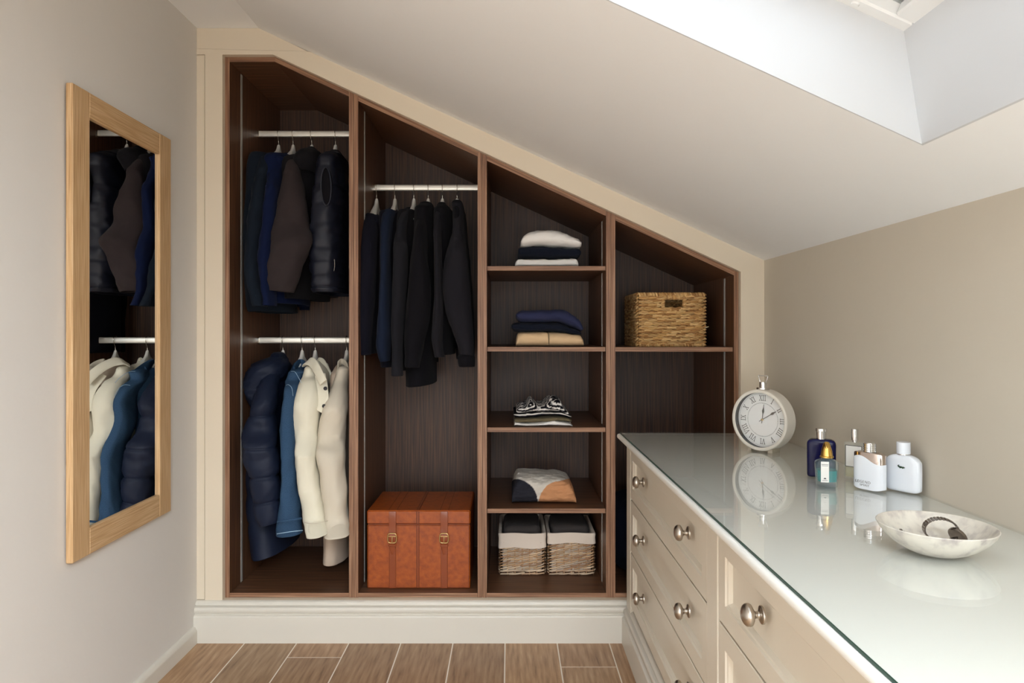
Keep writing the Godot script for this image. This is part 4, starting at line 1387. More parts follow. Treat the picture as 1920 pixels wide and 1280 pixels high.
# ---------------------------------------------------------------- baskets, trunk, bag
# short woven strokes on an upright face: origin at its lower left corner, u along it, n out of it
func weave(mb: MB, org: Vector3, u: Vector3, n: Vector3, width: float, height: float, o: Dictionary, rng: RandomNumberGenerator) -> void:
	var course: float = o.course
	var pitch: float = o.pitch
	var r: float = o.r
	var rows := int(height / course)
	for k in rows:
		var y := (k + 0.5) * height / rows
		var cells := int(round(width / pitch))
		var p := width / cells
		for i in range(-1, cells + 1):
			var s0 := (i + (0.5 if k % 2 else 0.0)) * p - p * 0.2
			var s1 := s0 + p * 1.4
			var a := clampf(s0, 0.0, width)
			var b := clampf(s1, 0.0, width)
			if b - a < p * 0.3:
				continue
			var midu := (a + b) / 2.0
			if o.has("hole"):
				var h: Array = o.hole
				if y > h[2] and y < h[3]:
					if midu > h[0] and midu < h[1]:
						continue
					if midu <= h[0]:
						b = minf(b, h[0])
					else:
						a = maxf(a, h[1])
			var jit := rng.randf_range(-1.0, 1.0)
			var dy: float = o.slope * course * (1.0 + 0.3 * jit)
			for q in o.strands:
				var off: float = (q - (o.strands - 1) / 2.0) * r * 1.25
				var path := PackedVector3Array()
				for t in 6:
					var f := t / 5.0
					var bulge: float = sin(PI * f) * o.out + rng.randf_range(-0.15, 0.15) * r
					path.append(org + u * lerpf(a, b, f) + Vector3(0, y + off + dy * (f - 0.5) + sin(f * 9.0 + q * 2.0 + i) * r * o.twist, 0) + n * bulge)
				var c: Color = o.colors[rng.randi() % o.colors.size()]
				mb.col = c * rng.randf_range(0.82, 1.12)
				mb.tube(path, r * rng.randf_range(0.85, 1.12), -1.0, 6)

func stakes(mb: MB, org: Vector3, u: Vector3, width: float, height: float, cells: int, r: float, c: Color) -> void:
	mb.col = c
	for i in cells + 1:
		var p := org + u * (width * i / cells)
		mb.tube(PackedVector3Array([p, p + Vector3(0, height, 0)]), r, -1.0, 6)

func lump(mb: MB, c: Vector3, r: Vector3, n: float, amp: float, fr: float, seed_: int, seg := 40) -> void:
	wn.seed = seed_
	wn.frequency = 1.0
	wn.fractal_octaves = 3
	var rings: Array = []
	for i in range(1, 24):
		var b := -PI / 2 + PI * i / 24.0
		var ring := PackedVector3Array()
		for j in seg:
			var a := TAU * j / seg
			var cb := pow(cos(b), n)
			var q := Vector3(signf(cos(a)) * pow(absf(cos(a)), n) * cb, signf(sin(b)) * pow(absf(sin(b)), n), signf(sin(a)) * pow(absf(sin(a)), n) * cb)
			var v := c + q * r
			var e := wn.get_noise_3d(v.x * fr, v.y * fr, v.z * fr) * amp
			ring.append(v + Vector3(cos(a) * cos(b), sin(b), sin(a) * cos(b)) * e)
		rings.append(ring)
	mb.loft(rings, -2.0)

func round_rect(x0: float, x1: float, z0: float, z1: float, r: float, y: float, wave := 0.0, ph := 0.0) -> PackedVector3Array:
	var out := PackedVector3Array()
	for q in [[x1 - r, z1 - r, 0.0], [x0 + r, z1 - r, 0.5], [x0 + r, z0 + r, 1.0], [x1 - r, z0 + r, 1.5]]:
		for k in 5:
			var a: float = PI * (q[2] + 0.5 * k / 4.0)
			out.append(Vector3(q[0] + r * cos(a), y, q[1] + r * sin(a)))
		# fill the straight run to the next corner
		var last := out[out.size() - 1]
		var nx: Vector3
		match q[2]:
			0.0: nx = Vector3(x0 + r, y, z1)
			0.5: nx = Vector3(x0, y, z0 + r)
			1.0: nx = Vector3(x1 - r, y, z0)
			_: nx = Vector3(x1, y, z1 - r)
		for k in range(1, 10):
			out.append(last.lerp(nx, k / 10.0))
	if wave > 0.0:
		for i in out.size():
			out[i].y += wave * sin(out[i].x * 38.0 + ph) + wave * 0.6 * sin(out[i].z * 30.0 + ph * 2.0)
	return out

func lined_basket(label: String, px0: float, px1: float, hem: float, seed_: int, fill: String, fseed: int) -> void:
	var d := 2.942
	var a := P(px0, 1077, d)
	var b := P(px1, 1077, d)
	var w := b.x - a.x
	var dep := 0.3
	var y0 := UB + 0.018 + 0.001
	var h := 0.182
	var o := thing("lined_basket", label, "basket", Vector3((a.x + b.x) / 2, y0, -(d + dep / 2)), 0.0, "small lined wicker baskets")
	var rng := RandomNumberGenerator.new()
	rng.seed = seed_
	var mb := MB.new()
	var x0 := -w / 2 + 0.005
	var x1 := w / 2 - 0.005
	var z1 := dep / 2 - 0.005
	var z0 := -dep / 2
	var cols := [lin(214, 178, 138), lin(196, 156, 116), lin(226, 196, 160), lin(178, 136, 100), lin(206, 184, 160)]
	var op := {"course": 0.0112, "pitch": 0.036, "r": 0.0027, "slope": 0.95, "strands": 1, "twist": 0.0, "out": 0.0062, "colors": cols}
	weave(mb, Vector3(x0, 0.026, z1), Vector3(1, 0, 0), Vector3(0, 0, 1), x1 - x0, h - 0.06, op, rng)
	weave(mb, Vector3(x0, 0.026, z0), Vector3(0, 0, 1), Vector3(-1, 0, 0), z1 - z0, h - 0.06, op, rng)
	weave(mb, Vector3(x1, 0.026, z0), Vector3(0, 0, 1), Vector3(1, 0, 0), z1 - z0, h - 0.06, op, rng)
	weave(mb, Vector3(x0, 0.026, z0), Vector3(1, 0, 0), Vector3(0, 0, -1), x1 - x0, h - 0.06, op, rng)
	for f in [[Vector3(x0, 0, z1), Vector3(1, 0, 0), x1 - x0], [Vector3(x0, 0, z0), Vector3(0, 0, 1), z1 - z0], [Vector3(x1, 0, z0), Vector3(0, 0, 1), z1 - z0]]:
		stakes(mb, f[0], f[1], f[2], h - 0.02, int(round(f[2] / 0.034)), 0.0028, lin(190, 150, 112))
	# the braided foot: broader strokes, slanting both ways
	var op2 := {"course": 0.0125, "pitch": 0.048, "r": 0.0036, "slope": 0.45, "strands": 1, "twist": 0.0, "out": 0.0065, "colors": [lin(222, 196, 166), lin(206, 180, 152), lin(196, 162, 130)]}
	for f in [[Vector3(x0, 0, z1), Vector3(1, 0, 0), Vector3(0, 0, 1), x1 - x0], [Vector3(x0, 0, z0), Vector3(0, 0, 1), Vector3(-1, 0, 0), z1 - z0], [Vector3(x1, 0, z0), Vector3(0, 0, 1), Vector3(1, 0, 0), z1 - z0]]:
		weave(mb, f[0], f[1], f[2], f[3], 0.026, op2, rng)
	var wv := part("wicker", mb, M.willow, o)
	wv.set_meta("kind", "stuff")
	var inner := MB.new()
	inner.box(Vector3(x0 + 0.006, 0.003, z0 + 0.006), Vector3(x1 - 0.006, 0.012, z1 - 0.006), 0.002)
	part("base_board", inner, M.walnut, o)
	var ln := MB.new()
	var hy := h - hem
	var e := 0.0045
	var rings: Array = []
	rings.append(round_rect(-w / 2, w / 2, z0 - 0.004, dep / 2, 0.012, hy + 0.001, 0.0035, seed_))
	rings.append(round_rect(-w / 2 - e, w / 2 + e, z0 - 0.006, dep / 2 + e, 0.014, hy, 0.0035, seed_))
	rings.append(round_rect(-w / 2 - e * 0.6, w / 2 + e * 0.6, z0 - 0.006, dep / 2 + e * 0.7, 0.014, lerpf(hy, h, 0.55), 0.001, seed_ + 1))
	rings.append(round_rect(-w / 2 - e, w / 2 + e, z0 - 0.006, dep / 2 + e, 0.014, h - 0.006, 0.0015, seed_))
	rings.append(round_rect(-w / 2 - e * 0.4, w / 2 + e * 0.4, z0 - 0.004, dep / 2 + e * 0.4, 0.014, h, 0.0015, seed_))
	rings.append(round_rect(x0 + 0.004, x1 - 0.004, z0 + 0.004, z1 - 0.004, 0.012, h - 0.003, 0.0015, seed_))
	rings.append(round_rect(x0 + 0.007, x1 - 0.007, z0 + 0.007, z1 - 0.007, 0.012, h - 0.03))
	rings.append(round_rect(x0 + 0.009, x1 - 0.009, z0 + 0.009, z1 - 0.009, 0.012, 0.016))
	ln.loft(rings, 0.4, false, true)
	var lr := part("liner", ln, M.f_liner, o)
	lr.set_meta("label", "off-white cloth liner folded over the rim")
	var f := thing("folded_garment", fill, "clothing", o.position + Vector3(0, 0.018, 0), 0.0, "dark grey clothes in the lined baskets")
	var fm := MB.new()
	lump(fm, Vector3(0, 0.092, -0.012), Vector3(w / 2 - 0.016, 0.092, dep / 2 - 0.028), 0.26, 0.008, 12.0, fseed)
	part("cloth", fm, M.f_grey, f)

func build_seagrass() -> void:
	var d := 2.85
	var a := P(1194, 650, d)
	var b := P(1324, 650, d)
	var y0 := 1.1655 + 0.001
	var w := b.x - a.x
	var h := 0.224
	var dep := 0.3
	var o := thing("seagrass_basket", "square woven seagrass basket with a cut-out handle on the lowest bay's shelf", "basket", Vector3((a.x + b.x) / 2, y0, -(d + dep / 2)))
	var rng := RandomNumberGenerator.new()
	rng.seed = 7
	var cols := [lin(206, 164, 106), lin(188, 142, 86), lin(222, 184, 128), lin(168, 122, 72), lin(196, 156, 104)]
	var x0 := -w / 2 + 0.008
	var x1 := w / 2 - 0.008
	var z1 := dep / 2 - 0.008
	var z0 := -dep / 2 + 0.008
	var op := {"course": 0.0155, "pitch": 0.037, "r": 0.0034, "slope": 0.15, "strands": 3, "twist": 0.55, "out": 0.0085, "colors": cols}
	var hole := [0.104, 0.192, 0.155, 0.194]
	var fop := op.duplicate()
	fop["hole"] = hole
	var mb := MB.new()
	weave(mb, Vector3(x0, 0.008, z1), Vector3(1, 0, 0), Vector3(0, 0, 1), x1 - x0, h - 0.02, fop, rng)
	weave(mb, Vector3(x0, 0.008, z0), Vector3(0, 0, 1), Vector3(-1, 0, 0), z1 - z0, h - 0.02, op, rng)
	weave(mb, Vector3(x1, 0.008, z0), Vector3(0, 0, 1), Vector3(1, 0, 0), z1 - z0, h - 0.02, op, rng)
	weave(mb, Vector3(x0, 0.008, z0), Vector3(1, 0, 0), Vector3(0, 0, -1), x1 - x0, h - 0.02, op, rng)
	for f in [[Vector3(x0, 0, z0), Vector3(0, 0, 1), z1 - z0], [Vector3(x1, 0, z0), Vector3(0, 0, 1), z1 - z0]]:
		stakes(mb, f[0], f[1], f[2], h - 0.01, int(round(f[2] / 0.037)), 0.004, lin(178, 132, 82))
	# front stakes stop at the hole
	mb.col = lin(178, 132, 82)
	var cells := int(round((x1 - x0) / 0.037))
	for i in cells + 1:
		var u := (x1 - x0) * i / cells
		var p := Vector3(x0 + u, 0, z1)
		var top: float = hole[2] if u > hole[0] and u < hole[1] else h - 0.01
		mb.tube(PackedVector3Array([p, p + Vector3(0, top, 0)]), 0.004, -1.0, 6)
	# rim, foot and the wrapped edge of the handle hole: overlapping turns of grass
	var wrap := func(p0: Vector3, p1: Vector3, n: Vector3, r: float, pitch: float) -> void:
		var along := p1 - p0
		var cnt := int(along.length() / pitch)
		var t := along.normalized()
		var sd := t.cross(n).normalized()
		for i in cnt:
			for q in 2:
				var path := PackedVector3Array()
				for k in 7:
					var g := k / 6.0
					var ang := -2.2 + 4.4 * g
					path.append(p0 + t * (pitch * (i + 0.2 + q * 0.45 + 0.75 * g)) + n * cos(ang) * r + sd * sin(ang) * r)
				mb.col = (cols[rng.randi() % 5] as Color) * rng.randf_range(0.85, 1.1)
				mb.tube(path, 0.0034 * rng.randf_range(0.85, 1.15), -1.0, 6)
	for yy in [h - 0.008, 0.006]:
		wrap.call(Vector3(x0 - 0.004, yy, z1), Vector3(x1 + 0.004, yy, z1), Vector3(0, 0, 1), 0.0075, 0.012)
		wrap.call(Vector3(x0, yy, z0), Vector3(x0, yy, z1), Vector3(-1, 0, 0), 0.0075, 0.012)
		wrap.call(Vector3(x1, yy, z0), Vector3(x1, yy, z1), Vector3(1, 0, 0), 0.0075, 0.012)
		wrap.call(Vector3(x0, yy, z0), Vector3(x1, yy, z0), Vector3(0, 0, -1), 0.0075, 0.012)
	wrap.call(Vector3(x0 + hole[0], h - 0.018, z1), Vector3(x0 + hole[1], h - 0.018, z1), Vector3(0, 0, 1), 0.0095, 0.0085)
	wrap.call(Vector3(x0 + hole[0], hole[2] - 0.002, z1), Vector3(x0 + hole[1], hole[2] - 0.002, z1), Vector3(0, 0, 1), 0.007, 0.011)
	wrap.call(Vector3(x0 + hole[0] - 0.001, hole[2], z1), Vector3(x0 + hole[0] - 0.001, hole[3] + 0.01, z1), Vector3(0, 0, 1), 0.006, 0.01)
	wrap.call(Vector3(x0 + hole[1] + 0.001, hole[2], z1), Vector3(x0 + hole[1] + 0.001, hole[3] + 0.01, z1), Vector3(0, 0, 1), 0.006, 0.01)
	# corners
	for q in [[x0, z1], [x1, z1], [x0, z0], [x1, z0]]:
		for k in 17:
			mb.col = cols[k % 5]
			var y := 0.006 + k * (h - 0.014) / 16.0
			mb.tube(PackedVector3Array([Vector3(q[0] - 0.006, y - 0.004, q[1]), Vector3(q[0] + signf(q[0]) * 0.006, y, q[1] + signf(q[1]) * 0.006), Vector3(q[0], y + 0.005, q[1] - signf(q[1]) * 0.006)]), 0.0048, -1.0, 6)
	# a stray end of grass
	mb.col = lin(226, 206, 170)
	mb.tube(PackedVector3Array([Vector3(x1, 0.078, z1), Vector3(x1 + 0.012, 0.08, z1 + 0.004), Vector3(x1 + 0.019, 0.083, z1 + 0.004)]), 0.0016, -1.0, 6)
	var wv := part("woven_grass", mb, M.seagrass, o)
	wv.set_meta("kind", "stuff")
	var inner := MB.new()
	inner.box(Vector3(x0 + 0.003, 0.002, z0 + 0.003), Vector3(x1 - 0.003, 0.01, z1 - 0.003), 0.001)
	inner.box(Vector3(x0 + 0.001, 0.01, z0), Vector3(x0 + 0.0035, h - 0.012, z1 - 0.002), 0.0)
	inner.box(Vector3(x1 - 0.0035, 0.01, z0), Vector3(x1 - 0.001, h - 0.012, z1 - 0.002), 0.0)
	inner.box(Vector3(x0 + 0.001, 0.01, z1 - 0.0042), Vector3(x1 - 0.001, hole[2] - 0.006, z1 - 0.002), 0.0)
	inner.box(Vector3(x0 + 0.001, hole[2] - 0.006, z1 - 0.0042), Vector3(x0 + hole[0] - 0.004, h - 0.012, z1 - 0.002), 0.0)
	inner.box(Vector3(x0 + hole[1] + 0.004, hole[2] - 0.006, z1 - 0.0042), Vector3(x1 - 0.001, h - 0.012, z1 - 0.002), 0.0)
	part("inner_wall", inner, mat(c8(120, 84, 48), 0.9), o)

func build_trunk() -> void:
	var d := 2.79
	var a := P(688.4, 1102, d)
	var b := P(881.4, 1102, d)
	var w := b.x - a.x
	var y0 := UB + 0.018 + 0.0008
	var h := 0.319
	var dep := 0.335
	var seam := 0.2615
	var o := thing("leather_trunk", "tan leather trunk with two buckled straps standing below the dark clothes", "trunk", Vector3((a.x + b.x) / 2, y0, -(d + dep / 2)))
	var hw := w / 2
	var zf := dep / 2
	var bd := B(Vector3(-hw, 0, -zf), Vector3(hw, seam - 0.001, zf), 0.004)
	part("body", bd, M.leather, o)
	var ld := B(Vector3(-hw - 0.0012, seam + 0.0012, -zf - 0.001), Vector3(hw + 0.0012, h, zf + 0.0014), 0.005)
	part("lid", ld, M.leather, o)
	var gap := B(Vector3(-hw + 0.003, seam - 0.006, -zf + 0.003), Vector3(hw - 0.003, seam + 0.006, zf - 0.003), 0.0)
	part("seam_gap", gap, M.leather_dark, o)
	# stitched bands: a thin raised strip at the middle, front and top
	var mid := MB.new()
	var mx: float = P(783.5, 1000, d).x - o.position.x
	mid.box(Vector3(mx - 0.0042, 0.002, zf - 0.001), Vector3(mx + 0.0042, seam - 0.003, zf + 0.0014), 0.0008)
	mid.box(Vector3(mx - 0.0042, seam + 0.004, zf), Vector3(mx + 0.0042, h - 0.003, zf + 0.0028), 0.0008)
	mid.box(Vector3(mx - 0.0042, h - 0.001, -zf + 0.004), Vector3(mx + 0.0042, h + 0.0012, zf - 0.002), 0.0008)
	part("middle_band", mid, M.leather_strap, o)
	var dk := MB.new()
	for s in [-0.0055, 0.0055]:
		dk.box(Vector3(mx + s - 0.0009, 0.002, zf - 0.001), Vector3(mx + s + 0.0009, seam - 0.003, zf + 0.0004), 0.0)
		dk.box(Vector3(mx + s - 0.0009, seam + 0.004, zf), Vector3(mx + s + 0.0009, h - 0.004, zf + 0.0019), 0.0)
		dk.box(Vector3(mx + s - 0.0009, h - 0.001, -zf + 0.004), Vector3(mx + s + 0.0009, h + 0.0005, zf - 0.004), 0.0)
	for q in [-hw + 0.006, hw - 0.006]:
		dk.box(Vector3(q - 0.0006, 0.004, zf - 0.001), Vector3(q + 0.0006, seam - 0.004, zf + 0.0004), 0.0)
	dk.box(Vector3(-hw + 0.006, seam - 0.0062, zf - 0.001), Vector3(hw - 0.006, seam - 0.005, zf + 0.0004), 0.0)
	dk.box(Vector3(-hw + 0.006, 0.005, zf - 0.001), Vector3(hw - 0.006, 0.006, zf + 0.0004), 0.0)
	part("stitched_groove", dk, M.leather_dark, o)
	for q in [736.0, 833.0]:
		var sx: float = P(q, 1000, d).x - o.position.x
		var sw := 0.0148
		# the lower tab, sewn to the body
		var lo := B(Vector3(sx - 0.0135, 0.001, zf - 0.001), Vector3(sx + 0.0135, 0.17, zf + 0.0025), 0.0012)
		for s in [-0.0142, 0.0142]:
			lo.box(Vector3(sx + s - 0.0008, 0.001, zf - 0.001), Vector3(sx + s + 0.0008, 0.17, zf + 0.0008), 0.0)
		part("strap_tab", lo, M.leather_strap, o)
		# the strap over the lid front, through the buckle, ending in a point
		var stp := MB.new()
		var pth := [[h - 0.004, 0.0035], [h - 0.016, 0.006], [seam + 0.02, 0.0065], [seam, 0.0062], [seam - 0.03, 0.0058], [seam - 0.045, 0.009], [seam - 0.062, 0.0085], [seam - 0.08, 0.006], [seam - 0.105, 0.0048], [seam - 0.122, 0.0044]]
		var rings: Array = []
		for i in pth.size():
			var ww := sw
			if i == pth.size() - 2:
				ww = sw * 0.72
			if i == pth.size() - 1:
				ww = sw * 0.3
			if i > 4:
				ww *= 0.9
			var y: float = pth[i][0]
			var z: float = zf + pth[i][1]
			rings.append(PackedVector3Array([Vector3(sx - ww, y, z - 0.0035), Vector3(sx - ww, y, z - 0.0008), Vector3(sx - ww + 0.001, y, z), Vector3(sx + ww - 0.001, y, z), Vector3(sx + ww, y, z - 0.0008), Vector3(sx + ww, y, z - 0.0035)]))
		stp.loft(rings, 0.6)
		var st := part("strap", stp, M.leather_strap, o)
		var bk := MB.new()
		var ring := PackedVector3Array()
		for k in 28:
			var t := TAU * k / 28.0
			ring.append(Vector3(sx + signf(cos(t)) * pow(absf(cos(t)), 0.5) * 0.0175, seam - 0.053 + signf(sin(t)) * pow(absf(sin(t)), 0.5) * 0.0195, zf + 0.0105))
		bk.tube(ring, 0.0026, -1.0, 8, true)
		bk.tube(PackedVector3Array([Vector3(sx - 0.0165, seam - 0.046, zf + 0.009), Vector3(sx + 0.0165, seam - 0.046, zf + 0.009)]), 0.0022, -1.0, 8)
		bk.tube(PackedVector3Array([Vector3(sx, seam - 0.045, zf + 0.0115), Vector3(sx, seam - 0.06, zf + 0.0125), Vector3(sx, seam - 0.0725, zf + 0.0125)]), 0.0019, -1.0, 8)
		part("buckle", bk, M.brass, st)
		var lp := B(Vector3(sx - sw - 0.001, seam - 0.088, zf + 0.001), Vector3(sx + sw + 0.001, seam - 0.079, zf + 0.0085), 0.0015)
		part("keeper_loop", lp, M.leather_strap, st)
		var tl := MB.new()
		for s in [-0.0165, 0.0165]:
			tl.box(Vector3(sx + s - 0.0008, h - 0.001, -zf + 0.006), Vector3(sx + s + 0.0008, h + 0.0007, zf - 0.004), 0.0)
		part("top_groove", tl, M.leather_dark, o)

func build_bag() -> void:
	var y0 := UB + 0.018 + 0.001
	var o := thing("soft_bag", "dark navy soft bag standing in the lowest bay behind the drawer units", "bag", Vector3(0.62, y0, -3.06))
	var mb := MB.new()
	lump(mb, Vector3(0, 0.165, 0), Vector3(0.175, 0.165, 0.15), 0.55, 0.02, 9.0, 61)
	part("body", mb, M.f_ink, o)
	var hd := MB.new()
	for z in [-0.05, 0.05]:
		var p := PackedVector3Array()
		for k in 13:
			var a := PI * k / 12.0
			p.append(Vector3(0.08 * cos(a), 0.3 + 0.11 * sin(a), z))
		hd.tube(p, 0.009, 0.004, 8)
	part("handle", hd, M.f_ink, o)

# ---------------------------------------------------------------- on the glass top
const UPZ := Basis(Vector3(1, 0, 0), Vector3(0, 0, 1), Vector3(0, -1, 0))   # turns the y axis of a lathe to +z

func text(s: String, size: float, m: Material, parent: Node3D, called: String, xf: Transform3D, font := "Droid Serif", deep := 0.0006) -> MeshInstance3D:
	var t := TextMesh.new()
	var f := SystemFont.new()
	f.font_names = PackedStringArray([font])
	t.font = f
	t.text = s
	t.font_size = 64
	t.pixel_size = size / 64.0
	t.depth = deep
	t.curve_step = 1.0
	var o := MeshInstance3D.new()
	o.mesh = t
	o.material_override = m
	o.name = called
	o.transform = xf
	parent.add_child(o, true)
	return o

func build_clock() -> void:
	var c := P(1422, 787, 2.25)
	var r := 0.1012
	var turn := deg_to_rad(-52.0)
	var o := thing("table_clock", "round cream table clock with roman numerals and a ring handle on the glass top", "clock", Vector3(c.x, GLASS, c.z), turn)
	var cy := r + 0.0035
	var ax := Transform3D(UPZ, Vector3(0, cy, 0))
	var mb := MB.new()
	mb.xf = ax
	mb.lathe([[0.0, -0.056], [r - 0.006, -0.056], [r - 0.0015, -0.0545], [r, -0.05], [r, -0.005], [r - 0.001, -0.0018], [r - 0.003, -0.0004], [r - 0.006, 0.0], [0.0925, -0.0002], [0.0905, -0.0012], [0.09, -0.003], [0.09, -0.0045], [0.0935, -0.0045], [0.0935, -0.0275], [0.0, -0.0275]], 96, 0.75)
	part("case", mb, M.clock_body, o)
	var inn := MB.new()
	inn.xf = ax
	inn.lathe([[0.0932, -0.0272], [0.0932, -0.005], [0.0908, -0.005], [0.0908, -0.0245], [0.09, -0.0272]], 96, 0.75)
	inn.pi = inn.pi
	part("inner_ring", inn, M.clock_in, o)
	var dl := MB.new()
	dl.xf = ax
	dl.lathe([[0.0, -0.0275], [0.0905, -0.0275], [0.0905, -0.0245], [0.0, -0.0245]], 96, 0.75)
	var dial := part("dial", dl, M.dial, o)
	var zf := -0.0243
	var rg := MB.new()
	for q in [0.0555, 0.0865]:
		var p := PackedVector3Array()
		for k in 72:
			var a := TAU * k / 72.0
			p.append(Vector3(cos(a) * q, cy + sin(a) * q, zf))
		rg.tube(p, 0.0003, 0.0003, 6, true)
	for k in 60:
		var a := TAU * k / 60.0
		var v := Vector3(sin(a), cos(a), 0)
		rg.tube(PackedVector3Array([v * 0.0535 + Vector3(0, cy, zf), v * 0.0555 + Vector3(0, cy, zf)]), 0.0004 if k % 5 else 0.0009, 0.0003, 6)
	part("minute_track", rg, M.print_grey, dial)
	var rom := ["XII", "I", "II", "III", "IIII", "V", "VI", "VII", "VIII", "IX", "X", "XI"]
	for k in 12:
		var a := -TAU * k / 12.0
		var at := Vector3(-sin(a), cos(a), 0) * 0.0715 + Vector3(0, cy, zf)
		var bs := Basis(Vector3(0, 0, 1), a).scaled_local(Vector3(0.72, 1.0, 1.0))
		text(rom[k], 0.026, M.print_grey, dial, "numeral", Transform3D(bs, at))
	var hand := func(ang: float, ln: float, spade: float, z: float) -> void:
		var hm := MB.new()
		hm.xf = Transform3D(Basis(Vector3(0, 0, 1), -ang), Vector3(0, cy, zf + z))
		hm.prism(PackedVector2Array([Vector2(-0.0009, -0.012), Vector2(0.0009, -0.012), Vector2(0.0011, ln * spade - 0.009), Vector2(0.0042, ln * spade), Vector2(0.0008, ln * spade + 0.013), Vector2(0.0004, ln), Vector2(-0.0004, ln), Vector2(-0.0008, ln * spade + 0.013), Vector2(-0.0042, ln * spade), Vector2(-0.0011, ln * spade - 0.009)]), 0.0, 0.0007)
		part("hand", hm, M.print_grey, o)
	hand.call(deg_to_rad(7.0), 0.052, 0.55, 0.002)
	hand.call(deg_to_rad(58.0), 0.062, 0.72, 0.0035)
	var hb := MB.new()
	hb.xf = Transform3D(UPZ, Vector3(0, cy, zf))
	hb.lathe([[0.0, 0.0], [0.0035, 0.0], [0.0035, 0.005], [0.002, 0.006], [0.0, 0.006]], 16)
	part("hand_boss", hb, M.brass, o)
	var gl := MB.new()
	gl.xf = ax
	gl.lathe([[0.0, -0.0062], [0.093, -0.0062], [0.093, -0.0048], [0.0, -0.0048]], 64, 0.8)
	part("front_glass", gl, M.pane, o)
	var kn := MB.new()
	kn.xf = Transform3D(Basis(), Vector3(0, cy + r - 0.0015, -0.028))
	kn.lathe([[0.0, -0.002], [0.0205, -0.002], [0.021, 0.0015], [0.021, 0.0055], [0.0195, 0.007], [0.0115, 0.0075], [0.0115, 0.024], [0.0108, 0.0255], [0.0, 0.0258]], 36, 0.75)
	var crown := part("crown", kn, M.chrome, o)
	var hd := MB.new()
	var z := -0.028
	var y := cy + r
	hd.tube(PackedVector3Array([Vector3(-0.0095, y + 0.021, z), Vector3(-0.013, y + 0.03, z), Vector3(-0.0175, y + 0.0425, z), Vector3(-0.0165, y + 0.0445, z), Vector3(0.0165, y + 0.0445, z), Vector3(0.0175, y + 0.0425, z), Vector3(0.013, y + 0.03, z), Vector3(0.0095, y + 0.021, z)]), 0.0016, -1.0, 8)
	part("ring_handle", hd, M.chrome, crown)
	for s in [-1, 1]:
		var ft := MB.new()
		ft.hexa([Vector3(s * 0.03, 0.0002, -0.052), Vector3(s * 0.046, 0.0002, -0.052), Vector3(s * 0.046, 0.0002, -0.006), Vector3(s * 0.03, 0.0002, -0.006), Vector3(s * 0.03, 0.0078, -0.052), Vector3(s * 0.046, 0.014, -0.052), Vector3(s * 0.046, 0.014, -0.006), Vector3(s * 0.03, 0.0078, -0.006)])
		part("foot", ft, M.nickel, o)

# a bottle body: rows of [height, half width, half depth]
func bottle_body(mb: MB, rows: Array, n := 4.0, seg := 48, crease := 0.5) -> void:
	var rings: Array = []
	for r in rows:
		var ring := PackedVector3Array()
		for j in seg:
			var a := TAU * j / seg
			ring.append(Vector3(signf(cos(a)) * pow(absf(cos(a)), 2.0 / n) * r[1], r[0], signf(sin(a)) * pow(absf(sin(a)), 2.0 / n) * r[2]))
		rings.append(ring)
	mb.loft(rings, crease)

func lathe_at(prof: Array, at: Vector3, seg := 32, crease := 0.75) -> MB:
	var mb := MB.new()
	mb.xf = Transform3D(Basis(), at)
	mb.lathe(prof, seg, crease)
	return mb

